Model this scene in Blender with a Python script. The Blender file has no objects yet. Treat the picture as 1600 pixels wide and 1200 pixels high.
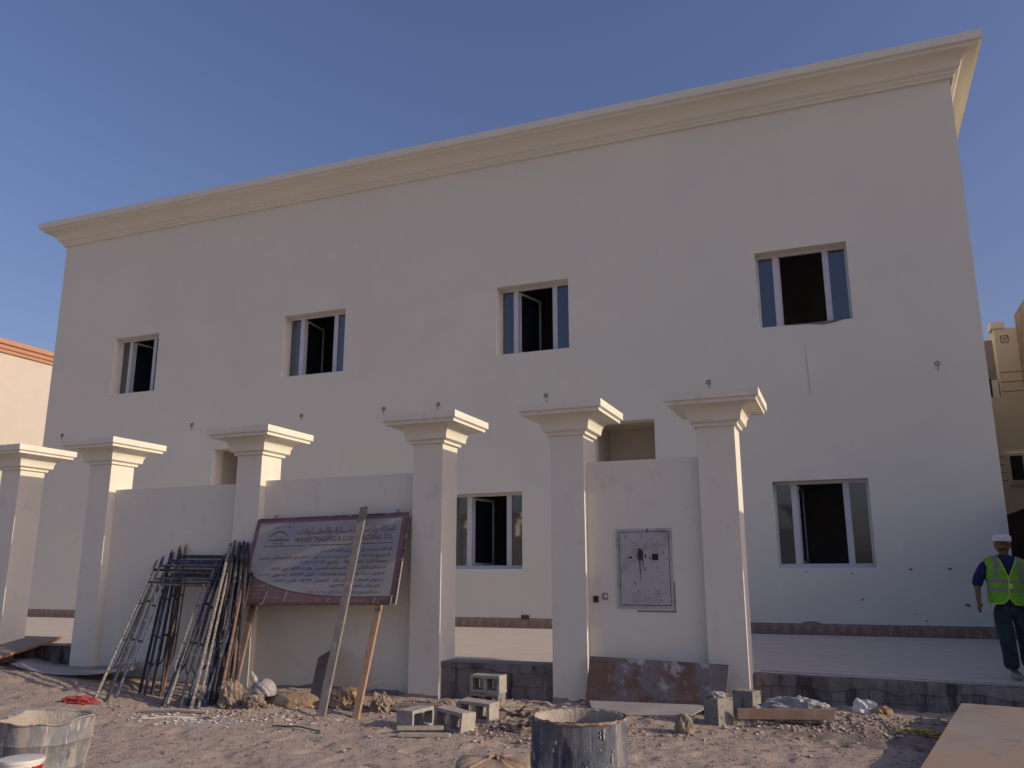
import bpy, bmesh, math, random
import numpy as np
from mathutils import Vector, Matrix, Euler
R = math.radians
random.seed(7); rng = np.random.default_rng(7)
sc = bpy.context.scene
COL = sc.collection

# ------------------------------------------------------------------ camera, sky, sun, exposure
cam_d = bpy.data.cameras.new('camera'); cam = bpy.data.objects.new('camera', cam_d); COL.objects.link(cam)
cam_d.sensor_width = 36.0; cam_d.lens = 1306.75/1600*36; cam_d.clip_end = 5000; cam_d.clip_start = 0.05
cam.location = (0, 0, 1.536)
cam.rotation_euler = (Matrix.Rotation(R(21.4915), 3, 'Z') @ Matrix.Rotation(R(90+12.8155), 3, 'X') @ Matrix.Rotation(R(-0.087), 3, 'Z')).to_euler()
sc.camera = cam

SUN_EL, SUN_AZ = 21.0, 90.0            # azimuth clockwise from +Y: the sun stands in the plane of the facade
w = bpy.data.worlds.new('World'); sc.world = w; w.use_nodes = True
nt = w.node_tree
bg = nt.nodes['Background']
sky = nt.nodes.new('ShaderNodeTexSky'); sky.sky_type = 'NISHITA'; sky.sun_disc = False
sky.sun_elevation = R(SUN_EL); sky.sun_rotation = R(SUN_AZ)
sky.altitude = 0; sky.air_density = 1.3; sky.dust_density = 2.7; sky.ozone_density = 3.4
tint = nt.nodes.new('ShaderNodeMix'); tint.data_type = 'RGBA'; tint.blend_type = 'MULTIPLY'; tint.inputs[0].default_value = 1
tint.inputs[7].default_value = (1.04, .912, 1.14, 1)
nt.links.new(sky.outputs[0], tint.inputs[6]); nt.links.new(tint.outputs[2], bg.inputs[0]); bg.inputs[1].default_value = 0.106
sd = bpy.data.lights.new('sun', 'SUN'); sd.energy = 3.1; sd.angle = R(0.53); sd.color = (1.0, 0.83, 0.62)
so = bpy.data.objects.new('sun', sd); COL.objects.link(so)
sv = Vector((math.sin(R(SUN_AZ))*math.cos(R(SUN_EL)), math.cos(R(SUN_AZ))*math.cos(R(SUN_EL)), math.sin(R(SUN_EL))))
so.rotation_euler = sv.to_track_quat('Z', 'Y').to_euler(); so.location = sv*60
sc.view_settings.view_transform = 'Standard'; sc.view_settings.look = 'None'
sc.view_settings.exposure = 0.0; sc.view_settings.gamma = 1.0; sc.view_settings.use_curve_mapping = False
sc.render.engine = 'CYCLES'
sc.cycles.max_bounces = 8; sc.cycles.diffuse_bounces = 5

# ------------------------------------------------------------------ materials
def mat(name, base, rough=.85, spots=(), bump=0, bscale=40, var=.08, vscale=1.5, metallic=0, ior=1.45, streak=0, bdist=.01):
    """spots: list of (colour, scale(x,y,z) or number, threshold, softness)  - stains with a shape of their own"""
    m = bpy.data.materials.new(name); m.use_nodes = True
    t = m.node_tree; n = t.nodes; L = t.links
    b = n['Principled BSDF']; b.inputs['Roughness'].default_value = rough
    b.inputs['Metallic'].default_value = metallic; b.inputs['IOR'].default_value = ior
    g = n.new('ShaderNodeNewGeometry')
    def noise(scale, detail=4, off=0):
        mp = n.new('ShaderNodeMapping'); L.new(g.outputs['Position'], mp.inputs[0])
        s = scale if isinstance(scale, (tuple, list)) else (scale,)*3
        mp.inputs['Scale'].default_value = s; mp.inputs['Location'].default_value = (off, off*1.7, off*.6)
        q = n.new('ShaderNodeTexNoise'); q.inputs['Scale'].default_value = 1; q.inputs['Detail'].default_value = detail
        q.inputs['Roughness'].default_value = .6
        L.new(mp.outputs[0], q.inputs['Vector']); return q.outputs['Fac']
    f = noise(vscale, 5, 3)
    mr = n.new('ShaderNodeMapRange'); L.new(f, mr.inputs[0]); mr.inputs[1].default_value = .3; mr.inputs[2].default_value = .7
    mr.inputs[3].default_value = 1-var; mr.inputs[4].default_value = 1+var
    mul = n.new('ShaderNodeVectorMath'); mul.operation = 'SCALE'; mul.inputs[0].default_value = base; L.new(mr.outputs[0], mul.inputs['Scale'])
    cur = mul.outputs[0]
    for i, sp in enumerate(spots):
        c, s, th, so_ = sp
        q = noise(s, 6, 11+i*7)
        r = n.new('ShaderNodeMapRange'); L.new(q, r.inputs[0]); r.inputs[1].default_value = th-so_; r.inputs[2].default_value = th+so_
        mx = n.new('ShaderNodeMix'); mx.data_type = 'RGBA'; L.new(r.outputs[0], mx.inputs[0])
        L.new(cur, mx.inputs[6]); mx.inputs[7].default_value = (*c, 1); cur = mx.outputs[2]
    L.new(cur, b.inputs['Base Color'])
    if bump:
        q = noise(bscale, 6, 5); bp = n.new('ShaderNodeBump'); bp.inputs['Strength'].default_value = bump
        bp.inputs['Distance'].default_value = bdist; L.new(q, bp.inputs['Height']); L.new(bp.outputs[0], b.inputs['Normal'])
    return m

PLASTER = mat('cream_plaster', (.75, .726, .60), .9, var=.035, vscale=.45, bump=.06, bscale=(7, 7, 9), bdist=.006,
              spots=[((.725, .705, .595), (.5, .5, .8), .58, .14), ((.77, .746, .62), (1.7, 1.7, 1.3), .64, .08), ((.66, .645, .54), (14, 14, 14), .72, .02)])
PLASTER_F = mat('fence_plaster', (.73, .708, .595), .9, var=.04, vscale=.9, spots=[((.64, .62, .52), (5, 5, 3), .66, .08), ((.55, .52, .45), (30, 30, 22), .735, .015)], bump=.04, bscale=70, bdist=.003)
BEIGE = mat('beige_plaster', (.70, .63, .50), .9, var=.06, vscale=.6)
WARM = mat('bounce_toned_plaster', (.56, .50, .41), .9, var=.04)  # wall plaster toned tan: the porch's warm bounce light put into its colour
BLOCKWALL = mat('rough_blockwork', (.26, .20, .155), .95, var=.25, vscale=1.2, bump=.5, bscale=9, bdist=.05, spots=[((.17, .13, .10), 1.1, .6, .05)])
NBR = mat('neighbour_plaster', (.52, .475, .40), .9, var=.03)
ORANGE = mat('orange_trim', (.43, .23, .14), .8, var=.05)
DARKROOM = mat('unlit_room_plaster', (.55, .53, .52), .95)
WHITE_FR = mat('white_window_frame', (.62, .62, .64), .45, var=.02)
GLASS = mat('tinted_glass', (.012, .02, .03), .04, var=.02, ior=2.3)
GREY_R = mat('raw_grey_plaster', (.25, .23, .22), .9, var=.1)
PATIO = mat('pale_terrace_tile', (.62, .545, .455), .7, var=.05, vscale=2, spots=[((.54, .46, .385), (1.2, 4, 1), .6, .1)])
CONC = mat('damp_concrete', (.17, .16, .15), .95, var=.35, vscale=(3), bump=.6, bscale=22, bdist=.02,
           spots=[((.25, .235, .22), (6, 6, 2.2), .56, .06), ((.06, .056, .055), (7, 7, .8), .57, .06), ((.34, .32, .30), (26, 26, 2), .68, .03)])
BLK = mat('concrete_block', (.37, .34, .295), .95, var=.16, vscale=7, bump=.7, bscale=75, bdist=.008, spots=[((.20, .19, .18), 22, .62, .04)])
BLK_D = mat('dark_concrete_block', (.27, .25, .22), .95, var=.2, vscale=7, bump=.7, bscale=75, bdist=.008, spots=[((.11, .10, .095), 18, .6, .04)])
WOODG = mat('weathered_grey_wood', (.20, .182, .16), .9, var=.2, vscale=(14, 14, 2), bump=.3, bscale=(60, 60, 6), spots=[((.30, .28, .25), (12, 12, 3), .64, .05)])
WOODO = mat('orange_pine_wood', (.35, .225, .14), .85, var=.15, vscale=(14, 14, 2), bump=.3, bscale=(60, 60, 6), spots=[((.27, .16, .095), (9, 9, 3), .62, .05)])
WOODB = mat('brown_dirty_wood', (.24, .165, .125), .9, var=.2, vscale=6, bump=.3, bscale=40, spots=[((.34, .31, .28), 7, .62, .05)])
PLY = mat('stained_plywood', (.17, .10, .072), .8, var=.18, vscale=3,
          spots=[((.185, .165, .165), (2.4, 2.4, 2.6), .50, .05), ((.40, .385, .37), (5, 5, 5), .60, .05), ((.045, .05, .085), (9, 9, 2), .68, .04), ((.46, .45, .43), 30, .70, .03)])
PLYTOP = mat('dusty_plywood', (.275, .245, .215), .85, var=.12, vscale=1.6, spots=[((.33, .235, .155), (.9, .9, 1), .56, .09), ((.21, .195, .18), 4, .60, .06), ((.36, .34, .31), 26, .68, .04), ((.09, .08, .07), 40, .73, .01)], bump=.15, bscale=60, bdist=.003)
SHEET = mat('dusty_sheet', (.36, .33, .30), .8, var=.15, vscale=3)
PIPE = mat('rusty_dark_pipe', (.035, .034, .038), .6, var=.3, vscale=9,
           spots=[((.17, .16, .15), (26, 26, 9), .62, .07), ((.12, .065, .04), (14, 14, 7), .66, .04)])
PIPEW = mat('cement_caked_pipe', (.10, .085, .075), .8, var=.3, vscale=9, spots=[((.36, .33, .29), (55, 55, 26), .50, .10)])
PIPEB = mat('blue_painted_pipe', (.04, .05, .10), .55, var=.3, vscale=9, spots=[((.20, .20, .21), (26, 26, 8), .59, .08)])
PIPER = mat('brown_rust_pipe', (.22, .12, .08), .8, var=.25, vscale=12, spots=[((.40, .34, .29), (30, 30, 12), .64, .03)])
SIGNRED = mat('faded_maroon_print', (.20, .115, .11), .6, var=.1, spots=[((.26, .15, .14), (6, 6, 6), .62, .06)])
SIGNW = mat('faded_cream_print', (.345, .33, .30), .55, var=.06, vscale=2.5, spots=[((.30, .30, .34), (1.6, 1.6, 2.2), .56, .05)])
INK = mat('black_print', (.11, .10, .10), .7)
INKR = mat('brown_print', (.185, .135, .125), .7)
INKG = mat('pale_print', (.36, .30, .28), .7)
BAREM = mat('bare_metal_edge', (.45, .42, .38), .5, metallic=.3, var=.2, vscale=12)
DRUM = mat('cement_crusted_blue_drum', (.035, .05, .09), .6, var=.3, vscale=4,
           spots=[((.10, .115, .14), (3.6, 3.6, 2.4), .47, .07), ((.225, .215, .20), (7, 7, 1.6), .54, .07), ((.03, .035, .06), (13, 13, 5), .60, .04), ((.38, .35, .31), (38, 38, 3), .62, .03), ((.44, .41, .36), (60, 60, 45), .69, .02), ((.15, .085, .06), (10, 10, 22), .70, .03)],
           bump=.9, bscale=(42, 42, 6), bdist=.008)
DRUM2 = mat('cement_crusted_steel_tub', (.16, .17, .185), .6, var=.2, vscale=4,
            spots=[((.33, .30, .26), (9, 9, 2.5), .50, .06), ((.08, .09, .12), (11, 11, 4), .60, .04), ((.44, .41, .37), (45, 45, 6), .62, .03), ((.52, .49, .45), (70, 70, 40), .69, .02)], bump=.5, bscale=(40, 40, 12), bdist=.006)
RUST = mat('rusty_rim', (.17, .11, .085), .8, var=.3, vscale=15, spots=[((.33, .29, .25), 25, .55, .05)])
CRUST = mat('dried_cement', (.38, .335, .275), .95, var=.15, vscale=8, bump=.8, bscale=45, bdist=.012)
WPLAST = mat('white_plastic', (.66, .64, .60), .4, var=.04)
PLBAG = mat('crumpled_clear_plastic', (.36, .345, .33), .4, var=.12, vscale=14, bump=.6, bscale=25, bdist=.02)
SACK = mat('brown_paper_sack', (.40, .275, .165), .8, var=.1, vscale=5, spots=[((.23, .21, .195), (3, 3, 5), .53, .08)], bump=.5, bscale=18, bdist=.02)
REDC = mat('red_cloth', (.33, .06, .06), .8, var=.15, vscale=10)
GREENP = mat('green_plastic', (.05, .14, .06), .6)
YELLOWP = mat('yellow_plaster_lumps', (.38, .29, .09), .9, var=.2, vscale=18, spots=[((.40, .32, .22), 14, .56, .05)])
OCHRE = mat('ochre_stone', (.31, .215, .125), .95, var=.3, vscale=8, bump=.8, bscale=22, bdist=.03, spots=[((.42, .36, .28), 9, .55, .05), ((.12, .09, .06), 12, .66, .04)])
CLAY = mat('grey_brown_clod', (.27, .215, .165), .95, var=.25, vscale=10, bump=.8, bscale=25, bdist=.03)
STONEW = mat('pale_plaster_chip', (.52, .49, .45), .9, var=.1)
TANM = mat('tan_cardboard', (.38, .25, .13), .9, var=.15)
METERW = mat('chipped_white_enamel', (.43, .43, .42), .6, var=.06, vscale=4,
             spots=[((.31, .295, .25), (4, 4, 3), .62, .06), ((.035, .035, .035), (34, 34, 9), .645, .012), ((.50, .50, .50), (44, 44, 16), .69, .01)])
BLACKM = mat('black_void', (.012, .012, .014), .6)
OLIVE = mat('olive_plastic', (.07, .065, .045), .6)
SKIN = mat('brown_skin', (.17, .088, .058), .6, var=.05)
SHIRT = mat('navy_shirt', (.012, .016, .085), .85, var=.3, vscale=12, bump=1, bscale=14, bdist=.03)
VEST = mat('lime_safety_vest', (.14, .43, .022), .75, var=.14, vscale=9, bump=.8, bscale=11, bdist=.03)
TRIM = mat('yellow_piping', (.48, .75, .06), .6)
REFL = mat('grey_reflective_tape', (.19, .20, .19), .5)
JEANS = mat('faded_teal_jeans', (.024, .045, .055), .9, var=.4, vscale=8, bump=1, bscale=(15, 15, 22), bdist=.035)
CAPW = mat('white_knit_cap', (.62, .64, .68), .9, var=.04)
SHOE = mat('pale_worn_shoe', (.28, .26, .24), .7, var=.2, vscale=20)

def tile_mat():
    m = bpy.data.materials.new('patterned_skirting_tile'); m.use_nodes = True
    t = m.node_tree; n = t.nodes; L = t.links; b = n['Principled BSDF']; b.inputs['Roughness'].default_value = .45
    g = n.new('ShaderNodeNewGeometry'); s = n.new('ShaderNodeSeparateXYZ'); L.new(g.outputs['Position'], s.inputs[0])
    def M(op, a, b_=None, c=None):
        q = n.new('ShaderNodeMath'); q.operation = op
        for i, v in enumerate((a, b_, c)):
            if v is None: continue
            if isinstance(v, (int, float)): q.inputs[i].default_value = v
            else: L.new(v, q.inputs[i])
        return q.outputs[0]
    x = M('MULTIPLY', s.outputs[0], 1/.225); z = M('MULTIPLY', M('SUBTRACT', s.outputs[2], .30), 1/.225)
    tri = M('ABSOLUTE', M('SUBTRACT', M('MULTIPLY', M('FRACT', x), 2), 1))        # 0..1 triangle wave
    k = M('GREATER_THAN', M('ADD', tri, z), 1.0)
    x2 = M('MULTIPLY', x, 3); z2 = M('MULTIPLY', z, 3)
    ch = M('MODULO', M('ADD', M('FLOOR', M('ADD', x2, z2)), M('FLOOR', M('SUBTRACT', x2, z2))), 2)
    no = n.new('ShaderNodeTexNoise'); no.inputs['Scale'].default_value = 9; L.new(g.outputs['Position'], no.inputs['Vector'])
    fac = M('ADD', M('MULTIPLY', k, .30), M('ADD', M('MULTIPLY', M('ABSOLUTE', ch), .18), M('MULTIPLY', M('SUBTRACT', no.outputs[0], .5), 1.1)))
    cr = n.new('ShaderNodeValToRGB'); L.new(fac, cr.inputs[0])
    cr.color_ramp.elements[0].color = (.245, .15, .115, 1); cr.color_ramp.elements[1].color = (.38, .30, .245, 1)
    cr.color_ramp.elements[0].position = .1; cr.color_ramp.elements[1].position = .8
    L.new(cr.outputs[0], b.inputs['Base Color']); return m
TILE = tile_mat()

def sand_mat():
    m = bpy.data.materials.new('dusty_sand'); m.use_nodes = True
    t = m.node_tree; n = t.nodes; L = t.links; b = n['Principled BSDF']; b.inputs['Roughness'].default_value = .97
    g = n.new('ShaderNodeNewGeometry')
    def noise(s, d=6, r=.6, off=0):
        mp = n.new('ShaderNodeMapping'); mp.inputs['Location'].default_value = (off, off, 0); L.new(g.outputs['Position'], mp.inputs[0])
        q = n.new('ShaderNodeTexNoise'); q.inputs['Scale'].default_value = s; q.inputs['Detail'].default_value = d; q.inputs['Roughness'].default_value = r
        L.new(mp.outputs[0], q.inputs['Vector']); return q.outputs['Fac']
    def ramp(f, a, bb):
        r = n.new('ShaderNodeMapRange'); L.new(f, r.inputs[0]); r.inputs[1].default_value = a; r.inputs[2].default_value = bb; return r.outputs[0]
    def mix(fac, a, c):
        mx = n.new('ShaderNodeMix'); mx.data_type = 'RGBA'; L.new(fac, mx.inputs[0])
        if isinstance(a, tuple): mx.inputs[6].default_value = (*a, 1)
        else: L.new(a, mx.inputs[6])
        mx.inputs[7].default_value = (*c, 1); return mx.outputs[2]
    c = mix(ramp(noise(1.3), .35, .65), (.50, .405, .33), (.44, .36, .295))
    c = mix(ramp(noise(7, off=5), .55, .72), c, (.31, .245, .20))
    c = mix(ramp(noise(45, 3, off=9), .64, .70), c, (.20, .155, .125))
    c = mix(ramp(noise(60, 3, off=2), .67, .71), c, (.50, .43, .36))
    # white plaster spills, then dark shading patches painted into the sand
    def blob(cx, cy, rx, ry, col, c, s=9):
        mp = n.new('ShaderNodeMapping'); mp.vector_type = 'POINT'; L.new(g.outputs['Position'], mp.inputs[0])
        mp.inputs['Location'].default_value = (-cx/rx, -cy/ry, 0); mp.inputs['Scale'].default_value = (1/rx, 1/ry, 0)
        ln = n.new('ShaderNodeVectorMath'); ln.operation = 'LENGTH'; L.new(mp.outputs[0], ln.inputs[0])
        a = n.new('ShaderNodeMath'); a.operation = 'SUBTRACT'; L.new(noise(s, 6, .7, cx), a.inputs[0])
        q = n.new('ShaderNodeMath'); q.operation = 'MULTIPLY'; L.new(ln.outputs['Value'], q.inputs[0]); q.inputs[1].default_value = .34
        L.new(q.outputs[0], a.inputs[1])
        return mix(ramp(a.outputs[0], .24, .32), c, col)
    c = blob(-6.75, 7.75, .75, .32, (.50, .47, .44), c)
    c = blob(-5.6, 5.85, .5, .25, (.47, .43, .38), c)
    c = blob(-4.6, 5.65, .8, .3, (.27, .24, .215), c, 5)  # from here on dark patches: shading put into the ground colour
    c = blob(.0, 9.2, 1.2, .8, (.27, .225, .19), c, 6)
    c = blob(-3.3, 8.3, 1.0, .6, (.25, .21, .18), c, 6)
    L.new(c, b.inputs['Base Color'])
    ad = n.new('ShaderNodeMath'); ad.operation = 'MULTIPLY_ADD'; L.new(noise(16, 8, .7), ad.inputs[0]); ad.inputs[1].default_value = 1.0; L.new(noise(90, 3), ad.inputs[2])
    bp = n.new('ShaderNodeBump'); bp.inputs['Strength'].default_value = .9; bp.inputs['Distance'].default_value = .026
    L.new(ad.outputs[0], bp.inputs['Height']); L.new(bp.outputs[0], b.inputs['Normal'])
    return m
SAND = sand_mat()

# ------------------------------------------------------------------ mesh helpers
class MB:
    def __init__(s): s.v = []; s.f = []
    def add(s, vs, fs):
        o = len(s.v); s.v += [tuple(map(float, p)) for p in vs]; s.f += [tuple(i+o for i in q) for q in fs]; return s
    def box(s, x0, x1, y0, y1, z0, z1):
        return s.add([(x, y, z) for z in (z0, z1) for y in (y0, y1) for x in (x0, x1)],
                     [(0, 2, 3, 1), (4, 5, 7, 6), (0, 1, 5, 4), (2, 6, 7, 3), (0, 4, 6, 2), (1, 3, 7, 5)])
    def obox(s, c, ax, half):                      # oriented box: centre, 3 axes, half sizes
        c = Vector(c); ax = [Vector(a).normalized() for a in ax]
        vs = [c+ax[0]*half[0]*i+ax[1]*half[1]*j+ax[2]*half[2]*k for k in (-1, 1) for j in (-1, 1) for i in (-1, 1)]
        return s.add(vs, [(0, 2, 3, 1), (4, 5, 7, 6), (0, 1, 5, 4), (2, 6, 7, 3), (0, 4, 6, 2), (1, 3, 7, 5)])
    def bar(s, a, b, wx, wy, up=(0, 1, 0)):        # plank from a to b: width wx, thickness wy (towards up)
        a = Vector(a); b = Vector(b); d = (b-a).normalized(); u = Vector(up); u = (u-d*u.dot(d)).normalized(); r = d.cross(u)
        return s.obox((a+b)/2, (r, u, d), (wx/2, wy/2, (b-a).length/2))
    def slab(s, P, t):                             # quad (4 points, top) with thickness t downwards along its normal
        P = [Vector(p) for p in P]; nrm = (P[1]-P[0]).cross(P[3]-P[0]).normalized()
        Q = [p-nrm*t for p in P]
        return s.add(P+Q, [(0, 1, 2, 3), (7, 6, 5, 4), (0, 4, 5, 1), (1, 5, 6, 2), (2, 6, 7, 3), (3, 7, 4, 0)])
    def tube(s, pts, r, n=8, cap=True):
        pts = [Vector(p) for p in pts]; o = len(s.v)
        rr = r if isinstance(r, (list, tuple)) else [r]*len(pts)
        prev = None
        for i, p in enumerate(pts):
            d = (pts[min(i+1, len(pts)-1)]-pts[max(i-1, 0)]).normalized()
            if prev is None:
                u = d.orthogonal().normalized()
            else: u = (prev-d*prev.dot(d)).normalized()
            prev = u; q = d.cross(u)
            for k in range(n):
                a = 2*math.pi*k/n; s.v.append(tuple(p+(u*math.cos(a)+q*math.sin(a))*rr[i]))
        for i in range(len(pts)-1):
            for k in range(n):
                a = o+i*n+k; b = o+i*n+(k+1) % n; s.f.append((a, b, b+n, a+n))
        if cap:
            s.f.append(tuple(o+k for k in reversed(range(n)))); s.f.append(tuple(o+(len(pts)-1)*n+k for k in range(n)))
        return s
    def lathe(s, prof, c=(0, 0, 0), n=48, sx=1, sy=1, wob=None):
        o = len(s.v)
        for i, (r, z) in enumerate(prof):
            for k in range(n):
                a = 2*math.pi*k/n; x = r*math.cos(a)*sx; y = r*math.sin(a)*sy; zz = z
                if wob: x, y, zz = wob(x, y, zz, a)
                s.v.append((c[0]+x, c[1]+y, c[2]+zz))
        for i in range(len(prof)-1):
            for k in range(n):
                a = o+i*n+k; b = o+i*n+(k+1) % n; s.f.append((a, b, b+n, a+n))
        return s
    def loops(s, x0, x1, y0, y1, prof, cap_bottom=False, cap_top=True):   # rectangular rings, prof = (outward offset, z)
        o = len(s.v)
        for d, z in prof:
            s.v += [(x0-d, y0-d, z), (x1+d, y0-d, z), (x1+d, y1+d, z), (x0-d, y1+d, z)]
        for i in range(len(prof)-1):
            for k in range(4):
                a = o+i*4+k; b = o+i*4+(k+1) % 4; s.f.append((a, b, b+4, a+4))
        if cap_top: s.f.append(tuple(o+(len(prof)-1)*4+k for k in range(4)))
        if cap_bottom: s.f.append(tuple(o+k for k in (3, 2, 1, 0)))
        return s
    def poly(s, pts, nrm, t):                      # extruded polygon
        P = [Vector(p) for p in pts]; N = Vector(nrm).normalized()*t; n = len(P)
        s.add(P+[p-N for p in P], [tuple(range(n)), tuple(range(2*n-1, n-1, -1))]+[(i, i+n, (i+1) % n+n, (i+1) % n) for i in range(n)])
        return s
    def mesh(s, name, m, off=(0, 0, 0), smooth=False, bevel=0):
        me = bpy.data.meshes.new(name); me.from_pydata([(p[0]-off[0], p[1]-off[1], p[2]-off[2]) for p in s.v], [], s.f)
        bm = bmesh.new(); bm.from_mesh(me)
        bmesh.ops.recalc_face_normals(bm, faces=bm.faces)
        if bevel:
            bmesh.ops.bevel(bm, geom=[e for e in bm.edges if e.is_manifold and e.calc_face_angle(0) > .6], offset=bevel, segments=2, affect='EDGES', profile=.6)
        bm.to_mesh(me); bm.free()
        for q in (m if isinstance(m, (list, tuple)) else [m]): me.materials.append(q)
        if smooth:
            for p in me.polygons: p.use_smooth = True
            try: me.set_sharp_from_angle(angle=R(40))
            except Exception: pass
        return me

def tag(o, label=None, cat=None, group=None, kind=None):
    if label: o['label'] = label
    if cat: o['category'] = cat
    if group: o['group'] = group
    if kind: o['kind'] = kind
    return o
def thing(name, label, cat, loc=(0, 0, 0), rot=(0, 0, 0), group=None):
    o = bpy.data.objects.new(name, None); COL.objects.link(o); o.location = loc; o.rotation_euler = rot; o.empty_display_size = .1
    return tag(o, label, cat, group)
def part(parent, name, mb, m, world=True, **k):
    root = parent; off = Vector((0, 0, 0))
    if world:
        while root is not None: off = off+Vector(root.location); root = root.parent
    me = mb.mesh(name, m, off, **k); o = bpy.data.objects.new(name, me); COL.objects.link(o); o.parent = parent
    return o
def single(name, mb, m, label, cat, loc=(0, 0, 0), rot=(0, 0, 0), group=None, world=True, kind=None, **k):
    me = mb.mesh(name, m, loc if world else (0, 0, 0), **k); o = bpy.data.objects.new(name, me); COL.objects.link(o)
    o.location = loc; o.rotation_euler = rot
    return tag(o, label, cat, group, kind)
def struct(name, mb, m, **k):
    me = mb.mesh(name, m, **k); o = bpy.data.objects.new(name, me); COL.objects.link(o); o['kind'] = 'structure'; return o
def copy_tree(o, parent=None):
    c = o.copy(); COL.objects.link(c); c.parent = parent
    for ch in list(o.children): copy_tree(ch, c)
    return c

# value noise for terrain and crumpled shapes
_lat = rng.random((256, 256))
def vnoise(x, y):
    x = np.asarray(x, float); y = np.asarray(y, float)
    xi = np.floor(x).astype(int); yi = np.floor(y).astype(int); fx = x-xi; fy = y-yi
    fx = fx*fx*(3-2*fx); fy = fy*fy*(3-2*fy)
    a = _lat[xi % 256, yi % 256]; b = _lat[(xi+1) % 256, yi % 256]; c = _lat[xi % 256, (yi+1) % 256]; d = _lat[(xi+1) % 256, (yi+1) % 256]
    return (a*(1-fx)+b*fx)*(1-fy)+(c*(1-fx)+d*fx)*fy
def fbm(x, y, o=4, g=.5):
    s = 0; a = 1; t = 0
    for i in range(o): s = s+a*(vnoise(np.asarray(x)*2**i+i*17.3, np.asarray(y)*2**i+i*9.1)-.5); t += a; a *= g
    return s/t

def ground_h(x, y):
    x = np.asarray(x, float); y = np.asarray(y, float)
    near = np.clip((x+19)/3, 0, 1)*np.clip((7-x)/3, 0, 1)*np.clip((y-2)/2, 0, 1)*np.clip((12.5-y)/1.5, 0, 1)
    h = .05*fbm(x*.8, y*.8, 3)+.040*fbm(x*2.6, y*2.6, 4, .6)+.026*fbm(x*11, y*11, 3, .7)
    # trodden dents
    h = h-.022*np.clip(.36-vnoise(x*4.5+40, y*5.5+11), 0, .2)/.2
    def bump(cx, cy, rx, ry, a): return a*np.exp(-(((x-cx)/rx)**2+((y-cy)/ry)**2))
    h = h+.13*np.clip((-x-9.6)/1.6, 0, 1)*np.clip((y-7)/2, 0, 1)
    h = h+bump(-9.5, 8.3, .9, .55, .11)+bump(-9.3, 9.0, .8, .35, .03)+bump(-7.0, 9.6, .7, .5, .10)+bump(-6.9, 8.7, .5, .3, .05)+bump(-5.5, 9.3, .45, .35, .06)
    h = h-bump(-8.3, 9.4, .9, .5, .10)
    h = h+.07*np.clip((x+3.2)/.5, 0, 1)*np.clip((y-9.6)/.8, 0, 1)+bump(-2.0, 9.3, 1.4, .35, .03)
    rb = np.clip((x+3.4)/1, 0, 1)*np.clip((y-9)/1.2, 0, 1)*np.clip((2.5-x), 0, 1)
    h = h+.05*rb*(fbm(x*6, y*6, 3, .7)+.3)
    h = h+.05*np.clip((x+4.6)/.5, 0, 1)*np.clip((-2.7-x)/.3, 0, 1)*np.clip((y-8)/.7, 0, 1)*(fbm(x*7, y*7, 3, .7)+.2)*2
    return h*near
def gz(x, y): return float(ground_h(x, y))

# ------------------------------------------------------------------ the ground
xs = np.concatenate([[-2500, -900, -300, -120, -60, -35, -24, -19], np.arange(-16, 3.2, .028), [5, 8, 14, 30, 70, 200, 700, 2500]])
ys = np.concatenate([[-2500, -700, -200, -60, -20, -6, 0, 2, 3.4], np.arange(4.4, 10.9, .028), [11.6, 12.6, 14, 19, 30, 60, 150, 500, 1500, 3500]])
X, Y = np.meshgrid(xs, ys, indexing='ij'); Z = ground_h(X, Y)
nx, ny = len(xs), len(ys)
V = np.stack([X, Y, Z], -1).reshape(-1, 3)
ii, jj = np.meshgrid(np.arange(nx-1), np.arange(ny-1), indexing='ij'); a = (ii*ny+jj).ravel()
F = np.stack([a, a+ny, a+ny+1, a+1], -1)
me = bpy.data.meshes.new('ground'); me.vertices.add(len(V)); me.vertices.foreach_set('co', V.ravel())
me.loops.add(F.size); me.loops.foreach_set('vertex_index', F.ravel()); me.polygons.add(len(F))
me.polygons.foreach_set('loop_start', np.arange(0, F.size, 4)); me.polygons.foreach_set('loop_total', np.full(len(F), 4))
me.update(); me.materials.append(SAND); me.polygons.foreach_set('use_smooth', np.ones(len(F), bool))
g = bpy.data.objects.new('ground', me); COL.objects.link(g); g['kind'] = 'structure'

# ------------------------------------------------------------------ terrace (raised patio)
YF = 19.07; YC = 10.2
def pfront(x): return .43 if x < -3.4 else .43-(x+3.4)*.0165
tm = MB()
xx = [-26, -13.2, -11.2, -8.4, -5.03, -3.48, -1.2, 1.6, 4.0]
vs = []
for x in xx:
    yf = 10.32 if x < -1.3 else 10.62
    vs += [(x, yf, pfront(x)), (x, yf+1.0, pfront(x)-.015), (x, YF+.0, .30), (x, YF+1.3, .30)]
fs = []
for i in range(len(xx)-1):
    for j in range(3): o = i*4+j; fs.append((o, o+4, o+5, o+1))
tm.add(vs, fs); terrace = struct('terrace', tm, PATIO)
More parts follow.
